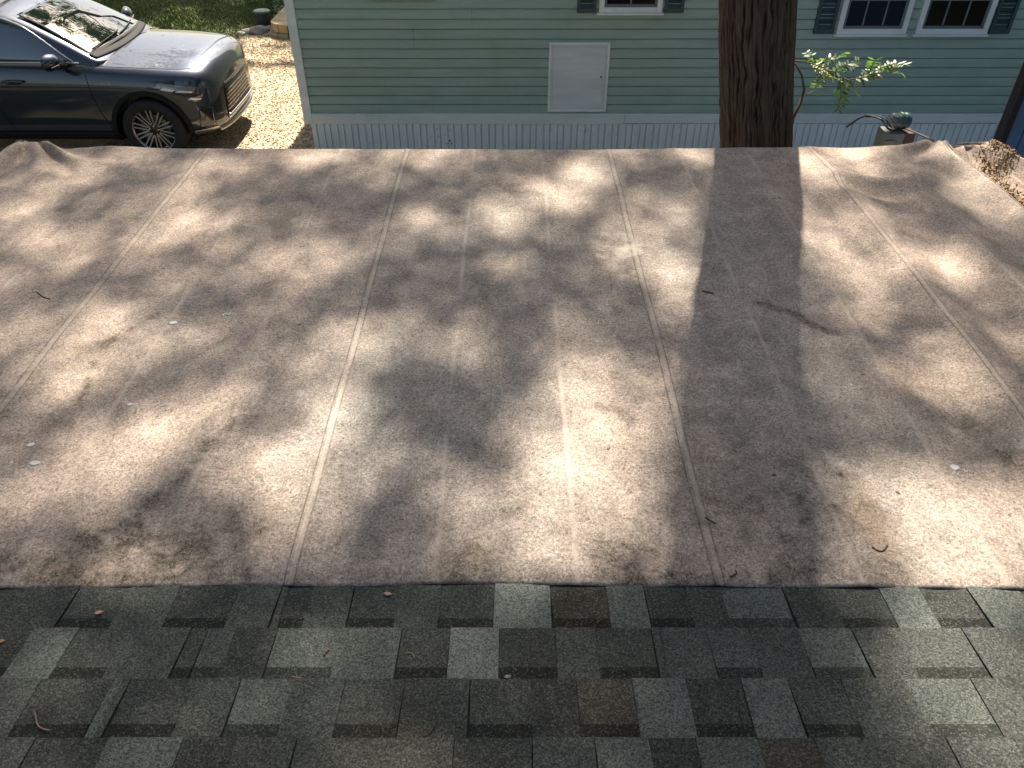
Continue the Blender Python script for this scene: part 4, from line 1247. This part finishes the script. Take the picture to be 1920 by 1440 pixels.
# side glass both sides
for s in (-1, 1):
    w = patch('side_window', ((-.93,1.085),(-1.80,1.10),(-1.80,1.555),(-1.40,1.475)), 'y', T_cab, M_cglass, .005, 24, 14, sgn=s,
          curve=lambda p,u,v:(p[0], p[1] + (.03*math.sin(math.pi*u) if v > .5 else 0)*(v-.5)*2))
    patch('side_window', ((-1.90,1.10),(-2.95,1.12),(-2.75,1.545),(-1.90,1.558)), 'y', T_cab, M_cglass, .005, 24, 14, sgn=s)
    def proj(pts, tree, off, sg=s):
        out = []
        for x, z in pts:
            if tree is T_cab: x, z = x + CSH, zs_(z)
            hit, nr, _, _ = tree.ray_cast(Vector((x, sg*3, z)), Vector((0, -sg, 0)))
            if hit is None: hit, nr, _, _ = tree.find_nearest(Vector((x, sg*.9, z)))
            if nr.y*sg < 0: nr = -nr
            out.append(hit + nr*off)
        return out
    up = proj([(-.90,1.085),(-1.05,1.20),(-1.20,1.32),(-1.36,1.435),(-1.50,1.50),(-1.65,1.545),(-1.9,1.572),(-2.3,1.575),(-2.75,1.56)], T_cab, .006)
    lo = proj([(-.84,1.075),(-1.3,1.085),(-1.8,1.09),(-2.4,1.10),(-2.95,1.11)], T_cab, .008)
    o = MB().tube(smoothpath(up, 5), .009, 6).tube(smoothpath(lo, 5), .009, 6).build('window_trim', M_chrome, car, smooth=True)
    # doors: shut lines and handle
    for px in (-.58, -1.70):
        ln = proj([(px-.02,1.02),(px,.92),(px+.015,.75),(px+.05,.58),(px+.10,.42),(px+.11,.32)], T_body, .001)
        MB().tube(smoothpath(ln, 5), .0045, 5).build('door_gap', M_blackp, car)
    hp_ = proj([(-1.28,.90),(-1.36,.905),(-1.44,.905),(-1.52,.90)], T_body, .028)
    MB().tube(smoothpath(hp_, 4), [.008]+[.014]*11+[.008], 8).build('door_handle', M_paint, car, smooth=True)
    hp2 = proj([(-1.33,.895),(-1.48,.895)], T_body, .003)
    MB().tube(hp2, .026, 10).build('handle_recess', M_gloss, car, smooth=True)
    # black sill and arch cladding
    patch('sill_cladding', ((-.42,.22),(-2.28,.22),(-2.28,.34),(-.42,.34)), 'y', T_body, M_blackp, .012, 30, 6, sgn=s, thick=.02)
    for wx_ in (0, -2.69):
        V = []; nA = 40
        for i in range(nA):
            a = R(-22) + (math.pi + R(44)) * i/(nA-1)
            for rr_ in (.402, .425, .452):
                x, z = wx_ + rr_*math.cos(a), .352 + rr_*math.sin(a)
                hit, nr, _, _ = T_body.ray_cast(Vector((wx_ + max(rr_,.43)*math.cos(a), s*3, max(.22,.352 + max(rr_,.43)*math.sin(a)))), Vector((0,-s,0)))
                yy = hit.y if hit is not None and abs(hit.y) > .6 else s*.88
                V.append((x, yy + s*(.010 if rr_ < .44 else .003), max(z, .20)))
        o = np_mesh('arch_cladding', np.array(V), grid_faces(nA, 3), M_blackp, car, smooth=True)
        md = o.modifiers.new('t', 'SOLIDIFY'); md.thickness = .02; md.offset = 0
    # mirror
    ms = -1 if s < 0 else 1
    bm = bmesh.new(); bmesh.ops.create_uvsphere(bm, u_segments=24, v_segments=16, radius=1)
    for v in bm.verts:
        c = v.co.copy()
        v.co = Vector((c.x*.085 * (1 if c.x > 0 else .45), c.y*.125, c.z*.082))
        v.co += Vector((-.84 - .02*(c.y*ms), ms*1.045, 1.15 + .012*c.y*ms))
    me = bpy.data.meshes.new('mirror'); bm.to_mesh(me); bm.free()
    mir = link_mesh('mirror', me, M_paint, car, smooth=True)
    MB().tube([(-.79, ms*.87, 1.065), (-.81, ms*.96, 1.085), (-.83, ms*1.0, 1.11)], [.05,.038,.04], 10).build('mirror_stalk', M_gloss, mir, smooth=True)
    MB().box((-.86,ms*.95-.0,1.075),(-.79,ms*1.13,1.093)).build('mirror_base', M_blackp, mir, bevel=.008)
    MB().tube([(-.763, ms*.965, 1.115), (-.758, ms*1.05, 1.115), (-.78, ms*1.14, 1.118)], .007, 6).build('indicator', M_chrome, mir, smooth=True)
    # head lamp: slim wedge with bright facets below the hood edge
    hl = patch('headlight', ((.10,.825),(.55,.765),(.58,.825),(.20,.885)), 'y', T_body, M_lens, .004, 26, 8, sgn=s)
    patch('reflector', ((.20,.815),(.33,.79),(.37,.81),(.25,.84)), 'y', T_body, M_led, .008, 8, 4, parent=hl, sgn=s)
    patch('reflector', ((.36,.785),(.53,.768),(.54,.785),(.39,.805)), 'y', T_body, M_led, .008, 8, 4, parent=hl, sgn=s)
    patch('lamp_shadow_gap', ((.06,.835),(.55,.750),(.55,.764),(.08,.847)), 'y', T_body, M_gloss, .006, 26, 3, sgn=s)
    # corner vent on the bumper, with the pale lip below it
    patch('bumper_vent', ((.52,.36),(.665,.37),(.68,.58),(.57,.62)), 'y', T_body, M_gloss, .005, 14, 14, sgn=s)
    patch('lip_reflection', ((.38,.26),(.69,.30),(.68,.355),(.46,.34)), 'y', T_body, M_chrome if False else M_silver, .006, 20, 6, sgn=s)  # silver patch stands in for gravel reflected low on the bumper
    patch('drl', ((.47,.70),(.60,.685),(.61,.70),(.51,.722)), 'y', T_body, M_led, .006, 12, 4, sgn=s)
# grille, number plate recess and lower intake across the nose
patch('grille', ((-.50,.40),(.50,.40),(.44,.70),(-.44,.70)), 'x', T_body, M_gloss, .004, 36, 14)
gs = MB()
for i in range(7):
    z = .425 + i*.040; pts = []
    for y in np.linspace(-.45 + i*.008, .45 - i*.008, 22):
        hit, nr, _, _ = T_body.ray_cast(Vector((4, y, z)), Vector((-1, 0, 0)))
        if hit: pts.append(hit + Vector((.008, 0, 0)))
    gs.tube(pts, .007, 5)
gs.build('grille_bar', M_gun, car, smooth=True)
pts = []
for y in np.linspace(-.50, .50, 24):
    hit, nr, _, _ = T_body.ray_cast(Vector((4, y, .385 - .05*(y/.5)**2*0)), Vector((-1, 0, 0)))
    if hit: pts.append(hit + Vector((.012, 0, 0)))
MB().tube(pts, .020, 8).build('grille_frame', M_chrome, car, smooth=True)
pts = []
for y in np.linspace(-.66, .66, 30):
    hit, nr, _, _ = T_body.ray_cast(Vector((4, y, .30)), Vector((-1, 0, 0)))
    if hit: pts.append(hit + Vector((.004, 0, -.01)))
MB().tube(pts, .030, 8).build('bumper_skid', M_silver, car, smooth=True)
pts = []
for y in np.linspace(-.42, .42, 24):
    hit, nr, _, _ = T_body.ray_cast(Vector((4, y, .735)), Vector((-1, 0, 0)))
    if hit: pts.append(hit + Vector((.004, 0, .0)))
MB().tube(pts, .012, 8).build('nose_trim', M_gloss, car, smooth=True)
# hood shut line along the fender top
for s in (-1, 1):
    pts = []
    for x, y in ((-.50, .79), (-.3, .80), (0, .795), (.25, .78), (.42, .745), (.54, .67), (.62, .55)):
        hit, nr, _, _ = T_body.ray_cast(Vector((x, s*y, 4)), Vector((0, 0, -1)))
        pts.append(hit + nr*.0005)
    MB().tube(smoothpath(pts, 5), .0035, 5).build('hood_gap', M_blackp, car)
# wipers
for y0, y1 in ((-.62, .02), (-.02, .55)):
    pts = [ws_pt(y0 + (y1-y0)*k/9, .05 + .05*k/9, .016) for k in range(10)]
    MB().tube(pts, .008, 6).build('wiper', M_blackp, car, smooth=True)
# fender badge
cu = bpy.data.curves.new('badge', 'FONT'); cu.body = 'HYBRID'; cu.size = .043; cu.extrude = .002; cu.space_character = 1.25
tmp = bpy.data.objects.new('badge', cu); col.objects.link(tmp)
dg = bpy.context.evaluated_depsgraph_get(); dg.update()
bme = bpy.data.meshes.new_from_object(tmp.evaluated_get(dg)); bpy.data.objects.remove(tmp, do_unlink=True)
hit, nr, _, _ = T_body.ray_cast(Vector((-.40, -3, .885)), Vector((0, 1, 0)))
badge = link_mesh('badge', bme, M_led, car)
badge.location = (-.50, hit.y - .004, .872); badge.rotation_euler = (R(90), 0, 0)

# wheels
def make_wheel():
    w = MB().lathe([(.240,-.103),(.246,-.112),(.29,-.120),(.335,-.112),(.349,-.092),(.352,-.06),(.352,.06),(.349,.092),(.335,.112),(.30,.118),(.246,.112),(.240,.105)], 64, 'y', caps=False)
    wh = w.build('wheel', M_tyre, car, smooth=True)
    tr = MB()
    for k in range(60):
        a = 2*math.pi*k/60
    rim = MB().lathe([(.246,-.108),(.248,-.100),(.240,-.096),(.231,-.092),(.226,-.070),(.22,.09),(.24,.10)], 64, 'y', caps=False).build('rim', M_silver, wh, smooth=True)
    back = MB().lathe([(.222,-.02),(.01,-.02)], 40, 'y', caps=False).build('brake_backing', plain('brake_dark', (.02,.02,.02), .6), wh)
    disc = MB().lathe([(.165,-.035),(.165,-.028),(.02,-.027)], 40, 'y').build('brake_disc', NT('disc').out((.25,.25,.25), .35, Metallic=1), wh)
    sp = MB(); spd = MB()
    for k in range(20):
        a = 2*math.pi*(k + (.16 if k % 2 else -.16))/20
        r0, r1 = .055, .230
        w0, w1 = .0085, .0075
        c, s_ = math.cos(a), math.sin(a)
        ks = .020 if k % 2 else -.020
        def P(r, t_, y): return (r*c - t_*s_, y, r*s_ + t_*c)
        sp.add([P(r0,-w0-ks*.4,-.082),P(r0,w0-ks*.4,-.082),P(r1,w1,-.098),P(r1,-w1,-.098),P(r0,-w0-ks*.4,-.05),P(r0,w0-ks*.4,-.05),P(r1,w1,-.06),P(r1,-w1,-.06)],
               [(0,1,2,3),(1,0,4,5),(2,1,5,6),(3,2,6,7),(0,3,7,4)])
    for k in range(10):
        a = 2*math.pi*(k+.5)/10; c, s_ = math.cos(a), math.sin(a)
        def P(r, t_, y): return (r*c - t_*s_, y, r*s_ + t_*c)
        spd.add([P(.10,-.004,-.062),P(.10,.004,-.062),P(.227,.021,-.075),P(.227,-.021,-.075)], [(0,1,2,3)])
    sp.build('spoke', M_silver, wh, bevel=.002); 
    hub = MB().lathe([(.072,-.055),(.070,-.080),(.045,-.088),(.030,-.092),(.001,-.093)], 30, 'y', caps=False).build('hub', M_gun, wh, smooth=True)
    M_nut = M_chrome
    for k in range(5):
        a = 2*math.pi*k/5 + .3
        MB().lathe([(.009,-.094),(.009,-.08)], 8, 'y', (.050*math.cos(a), 0, .050*math.sin(a))).build('wheel_nut', M_nut, wh)
    return wh
w0 = make_wheel()
def copy_tree(o, parent):
    c = o.copy(); col.objects.link(c); c.parent = parent
    for ch in list(o.children): copy_tree(ch, c)
    return c
w0.location = (0, -.80, .352); w0.rotation_euler = (0, 0, 0)
for (x, y, rz) in ((-2.69, -.80, 0), (0, .80, math.pi), (-2.69, .80, math.pi)):
    c = copy_tree(w0, car); c.location = (x, y, .352); c.rotation_euler = (0, 0, rz)
w0.rotation_euler = (0, R(7), 0)

# ------------------------------------------------------------------ tall trees behind the home: their crowns break the sun into patches
CUT = Vector((SUN.x / SUN.z, SUN.y / SUN.z))
patches = [  # where open sky lets the sun through, as ellipses on the awning (photo px, strength)
 (1085,330,50,28,1),(1050,372,70,30,.85),(975,405,80,40,.6),(1520,318,45,40,1.),(1595,298,75,40,.8),(1505,420,40,60,.55),
 (150,690,50,40,1),(150,640,80,90,.6),(1085,880,125,105,1.),(1040,965,130,100,.9),(1115,770,100,120,.85),(560,870,125,115,.8),
 (690,650,90,60,.65),(620,740,60,70,.35),(400,760,70,50,.6),(250,820,110,70,.55),(310,640,90,60,.5),(1800,970,160,105,.9),(1805,1070,140,70,1.),
 (1720,930,80,60,.5),(1250,500,55,75,.75),(1180,470,60,60,.45),(370,425,110,45,.6),(330,350,70,35,.5),(560,490,80,40,.45),(1150,290,60,30,.4),
 (800,290,70,28,.6),(590,292,70,24,.6),(1730,500,100,45,.65),(1620,450,90,55,.5),(1300,290,25,25,.85),(1240,395,55,35,.55),(870,1010,80,60,.45),
 (900,650,60,60,.2),(100,450,90,40,.4),(40,400,60,40,.35),(1780,720,80,45,.4),(800,425,100,35,.45),(640,570,60,40,.3),(170,1075,170,30,.4),
 (60,900,80,50,.3),(120,330,110,40,.3),(250,300,50,25,.4),(450,310,60,22,.4),(1600,530,70,70,.45),(1860,1330,165,250,1.0),(620,1230,130,70,.42),(560,1340,150,60,.25),(140,1330,120,90,.15),(1850,1180,90,60,.3),
 (30,620,60,50,.35),(480,560,40,30,.3),(720,330,70,30,.35),(1860,380,60,40,.7),(1800,310,60,30,.5)]
PE = []
for (cx, cy, rx, ry, s) in patches:
    if s < .8 and cy < 1097: s = s ** 1.1
    if cy > 1097:
        q = on_roof(cx, cy); ry_ = abs(on_roof(cx, cy-ry*.6).y - q.y)/.6; r = (on_roof(cx+rx, cy).x - q.x)
        k = (AZ - q.z)
        q = Vector((q.x + CUT.x*k, q.y + CUT.y*k, AZ))
    else:
        q = on_z(cx, cy, AZ); ry_ = (abs(on_z(cx, cy-ry, AZ).y - q.y) + abs(on_z(cx, cy+ry, AZ).y - q.y))*.5; r = rx*(on_z(cx+1, cy, AZ).x - q.x)
    PE.append((q.x, q.y, r*.95, ry_*.95, s))
def openness(X, Y):
    """share of sun let through above the point (X, Y) of the awning's plane"""
    o = np.full(X.shape, .07)
    for (cx, cy, rx, ry, s) in PE:
        d = ((X-cx)/rx)**2 + ((Y-cy)/ry)**2
        o = np.maximum(o, min(1, s*1.0)*np.exp(-(d*.74)**1.5))
    # drive, car and lawn stand in a clearing
    n = vnoise(X*.8, Y*.8, 301)
    clear = (X < -1.2) & (Y > 9.0) & (X > -6.2) & (Y < 14.0)
    o = np.where(clear, np.where(n > .45, .55, 1.0), o)
    edge = (X > -1.2) & (Y > 5.5)
    o = np.where(edge, np.where(n > .0, .75, .25), o)
    o = np.where((np.abs(X-2.15) < .75) & (np.abs(Y-4.95) < .22), 1.0, o)
    left = ((X <= -6.2) & (Y > 9)) | ((X < -1.2) & (Y >= 14.0))
    o = np.where(left, np.where(n > .0, .85, .3), o)
    o = np.where((X > 2.42) & (X < 3.0) & (Y > 2.7) & (Y < 4.5), np.maximum(o, .8), o)
    return o
t = NT('tree_leaf')
c = t.attr('col', 'Color')
t.out(c, .5)
tr_ = t.n('ShaderNodeBsdfTranslucent', Color=t.mix(1.0, c, (1.2,1.5,.5), 'MULTIPLY'))
mx = t.n('ShaderNodeMixShader', Fac=.3)
t.t.links.new(t.b.outputs[0], mx.inputs[1]); t.t.links.new(tr_.outputs[0], mx.inputs[2])
t.t.links.new(mx.outputs[0], t.t.nodes['Material Output'].inputs[0])
M_leaf = t.m
def leaf_cards(P, size, name, parent):
    n = len(P)
    q = rng.normal(0, 1, (n, 3)); q /= np.linalg.norm(q, axis=1)[:, None]
    a = np.cross(q, rng.normal(0, 1, (n, 3))); a /= np.linalg.norm(a, axis=1)[:, None]
    b = np.cross(q, a)
    s = rng.uniform(.7, 1.35, (n, 1)) * size
    V = np.stack([P - a*s, P + b*s*.5, P + a*s, P - b*s*.5], 1).reshape(-1, 3)
    Fq = np.arange(4*n).reshape(n, 4)
    c = np.array([.045,.085,.02])[None]*rng.uniform(.6, 1.6, (n, 1))
    return child_of(np_mesh(name, V, Fq, M_leaf, attrs={'col': np.repeat(c, 4, 0)}), parent)
LS = .062
AREA = 2*LS*LS*.5*1.07*.5          # mean projected area of a leaf (random facing)
# main canopy over the awning: optical depth follows the openness map
x0, x1, y0, y1 = -4.6, 4.8, -1.6, 5.6
n_try = int((x1-x0)*(y1-y0)*SUN.z/AREA*3.2)
PX = rng.uniform(x0, x1, n_try); PY = rng.uniform(y0, y1, n_try)
tau = -np.log(openness(PX, PY))
keep = rng.random(n_try) < tau/3.2
PX, PY = PX[keep], PY[keep]
D = rng.uniform(15, 21, len(PX))
P = np.stack([PX + SUN.x*D, PY + SUN.y*D, AZ + SUN.z*D], 1)
print('canopy leaves', len(P))
def big_tree(x, y, H, r, label, crown=None, crown_r=None, n=0, zc=None, seed=0):
    e = empty('tree', (x, y, 0), label, 'tree', 'trees behind the mobile home')
    zz = np.concatenate([np.linspace(0, 1.5, 8)[:-1], np.linspace(1.5, H, 24)])
    trunk_mesh('trunk', x, y, .01, .0, H, r, r*.35, 28, zz, e, detail=False)
    lm = MB(); rd = random.Random(seed)
    for k in range(9):
        h = H*rd.uniform(.5, .95); a = rd.uniform(0, 6.28); L = (crown_r or 4)*rd.uniform(.6, .95)
        p0 = Vector((x + .01*h, y, h)); pts = [p0 + Vector((math.cos(a)*L*s, math.sin(a)*L*s, L*.45*s + .3*math.sin(s*5+k)*s)) for s in (0, .35, .7, 1)]
        lm.tube(pts, [r*.35, r*.25, r*.14, .02], 7)
    child_of(lm.build('limb', M_bark if False else M_limb, smooth=True), e)
    pts = []
    if n:
        cl = [(rd.gauss(0, .45), rd.gauss(0, .45), rd.gauss(0, .5)) for _ in range(26)]
        cl = np.array(cl)*np.array([crown_r, crown_r, crown_r*.9]) + np.array([x, y, zc])
        k = rng.integers(0, len(cl), n)
        Q = cl[k] + rng.normal(0, crown_r*.19, (n, 3))
        # open the crown where the sun reaches the ground in the photograph
        hz = Q[:, 2] - AZ
        o = openness(Q[:, 0] - CUT.x*hz, Q[:, 1] - CUT.y*hz)
        o = np.where(Q[:, 1] - CUT.y*hz < 5.6, np.where(np.abs(Q[:, 0] - CUT.x*hz) < 5, 1, o), o)
        Q = Q[rng.random(n) > o*1.05]
        Q = Q[Q[:, 2] > 2.5]
        pts.append(Q)
    if crown is not None: pts.append(crown)
    if pts:
        leaf_cards(np.concatenate(pts), LS if crown is not None else .14, 'crown', e)
    return e
M_limb = plain('limb_bark', (.06,.045,.035), .95)
h1 = P[:, 0] < P[:, 0].mean()
big_tree(-.8, 15.6, 13.5, .28, 'tall leafy tree behind the mobile home, left of centre', P[h1], 3.6, 0, 15, 1)
big_tree(4.6, 15.2, 13.5, .30, 'tall leafy tree behind the mobile home, right of centre', P[~h1], 3.6, 0, 15, 2)
# the near tree's own upper crown and woods round about (seen in glass and paint, and shading the sky)
for i, (x, y, H, cr, zc, n, lb) in enumerate((
  (9.5, 19, 12, 4.5, 10, 9000, 'bushy tree far behind the right end of the mobile home'),
  (-7.0, 25, 18, 4.8, 14.5, 30000, 'open crowned tree far beyond the lawn, straight behind the car'),
  (-3.0, 31, 20, 4.5, 17, 22000, 'tallest tree far beyond the lawn, behind the mobile home corner'),
  (-14.5, 21, 12, 4.0, 9, 9000, 'broad tree beyond the lawn to the left of the car'),
  (-13, 6, 11, 4.5, 8, 15000, 'broad tree at the far left of the drive'),
  (11, 4, 11, 4.5, 8, 15000, 'broad tree to the right of the blue shed'),
  (-5, -9, 10, 4.5, 7.5, 15000, 'broad tree behind the shingled house on the left'),
  (0, -13, 12, 5, 7, 15000, 'broad tree straight behind the shingled house'),
  (13, -3, 12, 5, 7, 15000, 'broad tree beside the shingled house on the right'),
  (5, -10, 11, 4.5, 8, 15000, 'broad tree behind the shingled house on the right'))):
    big_tree(x, y, H, .25, lb, None, cr, n, zc, 10 + i)

# ------------------------------------------------------------------ small things lying on the cloth and the shingles
def aw_z(p): return AZ + float(aw_height(np.array([p.x]), np.array([p.y]))[0])
M_twig = plain('twig_bark', (.05,.032,.02), .9)
M_twig2 = plain('pale_twig', (.20,.13,.08), .9)
def twig(pxs, r, label, roof=False, m=None, group='fallen twigs'):
    pts = []
    for k, (px, py) in enumerate(pxs):
        if roof: p = on_roof(px, py); p.z += .0065 + r
        else: p = on_z(px, py, AZ); p.z = aw_z(p) + r + .002
        pts.append(p)
    o = MB().tube(smoothpath(pts, 5), r, 5).build('twig', m or M_twig, smooth=True)
    return tag(o, label, 'twig', group)
twig([(1634,1028),(1645,1035),(1656,1034),(1663,1024)], .0022, 'curved brown twig on the sunny lower right of the awning')
twig([(1321,975),(1332,981),(1341,986)], .002, 'short straight twig beside the right seam near the awning edge')
twig([(1368,1085),(1380,1078),(1378,1072)], .002, 'tiny bent twig nearest the shingles at the awning edge', m=M_twig)
twig([(1316,550),(1326,552),(1337,555)], .003, 'small dark twig left of the long dark dirt line on the awning')
twig([(68,547),(80,556),(93,560)], .0022, 'thin twig on the left side of the awning above the white droppings')
twig([(68,1340),(73,1362),(83,1370),(96,1373)], .0016, 'pale curved twig on the shingles at lower left', True, M_twig2)
twig([(817,1342),(819,1356),(806,1378),(790,1386)], .0016, 'longest curved dark twig on the shingles at lower middle', True)
twig([(760,1230),(772,1228),(778,1238)], .0013, 'tiny hook shaped twig on a brownish shingle', True, M_twig2)
twig([(455,1130),(470,1115),(484,1108)], .0014, 'thin twig on the top row of shingles at left', True)
twig([(608,1232),(612,1226),(618,1221)], .0016, 'short reddish twig on a brown lit shingle at left', True, plain('red_twig', (.16,.06,.03), .9))
twig([(548,1272),(560,1274),(571,1277)], .0014, 'pale straight twig along the second shingle course at left', True, M_twig2)
def leaf(px, py, ln, a, c, label, roof=True):
    p = on_roof(px, py) if roof else on_z(px, py, AZ)
    V = []; n = 7
    for i in range(n):
        s = i/(n-1); w = math.sin(math.pi*s**.8)*.28
        for k in (-1, 0, 1):
            V.append(((s-.5)*ln, k*w*ln, (.10*abs(k) + .25*(s-.5)**2)*ln))
    o = np_mesh('fallen_leaf', np.array(V), grid_faces(n, 3), plain('leaf_'+str(px), c, .7), smooth=True)
    md = o.modifiers.new('t', 'SOLIDIFY'); md.thickness = .0006
    o.location = (p.x, p.y, (p.z + .0085) if roof else aw_z(p) + .003); o.rotation_euler = (-RS if roof else 0, 0, a)
    return tag(o, label, 'leaf', 'fallen leaves')
leaf(188, 1153, .022, .2, (.36,.20,.10), 'small orange brown leaf on the top row of shingles at left')
leaf(5, 1207, .020, .1, (.28,.14,.05), 'small brown leaf on the shingles at the far left edge')
leaf(728, 1118, .022, -.2, (.25,.19,.14), 'pale curled leaf on the top row of shingles near the middle')
leaf(952, 1273, .016, .1, (.15,.15,.10), 'tiny pale green leaf on a shingle edge at bottom centre')
leaf(1450, 893, .014, .3, (.03,.02,.015), 'dark seed like leaf on the shaded lower right of the awning', False)
leaf(1682, 927, .013, -.6, (.04,.03,.02), 'dark seed like leaf on the sunny lower right of the awning', False)
leaf(1141, 843, .013, .5, (.10,.06,.03), 'small brown leaf at the right rim of the brightest sun patch', False)
leaf(562, 610, .014, .5, (.06,.03,.02), 'small dark brown leaf on the left half of the awning', False)
M_drop = plain('dropping_white', (.50,.49,.50), .8)
M_drop2 = plain('dropping_grey', (.20,.19,.22), .8)
def dropping(px, py, r, label, ring=False, asp=1.0):
    p = on_z(px, py, AZ); V = []; Fq = []
    n = 26; sd = random.uniform(0, 20)
    rad = [.75*r*(1 + .35*mnoise.noise(Vector((math.cos(a)*1.6+sd, math.sin(a)*1.6, 0)))) for a in np.linspace(0, 2*math.pi, n, endpoint=False)]
    zt = .0035
    mb = MB(); vs = []
    for i, a in enumerate(np.linspace(0, 2*math.pi, n, endpoint=False)):
        for f, z in ((1.0, .0), (.9, zt), (.55, zt*(.9 if not ring else .2)), (.3, zt*(.7 if not ring else .1))):
            vs.append((math.cos(a)*rad[i]*f*asp, math.sin(a)*rad[i]*f, z))
    fs = []
    for i in range(n):
        j = (i+1) % n
        for k in range(2 if ring else 3): fs.append((i*4+k, j*4+k, j*4+k+1, i*4+k+1))
    if not ring: fs.append(tuple(i*4+3 for i in range(n)))
    mb.add(vs, fs)
    for _ in range(5):
        a = random.uniform(0, 6.28); d = r*random.uniform(1.1, 1.9); q = r*random.uniform(.08, .2)
        mb.add([(math.cos(a)*d*asp + q*math.cos(b), math.sin(a)*d + q*math.sin(b), .003) for b in np.linspace(0, 6.28, 8)[:-1]], [tuple(range(7))])
    o = mb.build('bird_dropping', M_drop, smooth=True); o.location = (p.x, p.y, aw_z(p) + .002)
    return tag(o, label, 'bird dropping', 'bird droppings on the awning')
dropping(422, 588, .014, 'left loop of the double ringed white dropping on the awning', True)
dropping(433, 588, .014, 'right loop of the double ringed white dropping on the awning', True)
dropping(325, 605, .015, 'bluish white dropping just left of the double ringed one', False, 1.4)
dropping(58, 833, .013, 'white splashed dropping near the left edge of the awning', False, 1.2)
dropping(244, 759, .010, 'small oval white dropping below the bright left sun patch', False, 1.4)
dropping(1789, 879, .018, 'grey white feathered dropping on the lower right of the awning', False, 1.1)
dropping(66, 869, .012, 'pale smear beside the white splashed dropping', False, 1.9)
# seeds and bud scales
def seed_pt():
    r_ = random.random()
    if r_ < .45: px, py = random.gauss(1430, 70), random.gauss(930, 50)
    elif r_ < .6: px, py = random.gauss(1180, 40), random.gauss(985, 40)
    elif r_ < .7: px, py = random.gauss(1165, 25), random.gauss(785, 12)
    else: px, py = random.uniform(20, 1900), random.uniform(330, 1080)
    p = on_z(px, min(max(py, 300), 1085), AZ)
    return p.x, p.y, aw_z(p) + .001
leaf_scatter(300, seed_pt, .0042, [(.02,.014,.01),(.035,.022,.015),(.05,.03,.02)], 'seed_debris', 'dark seeds and bud scales sprinkled over the awning cloth', 'debris', M_dry, .2)
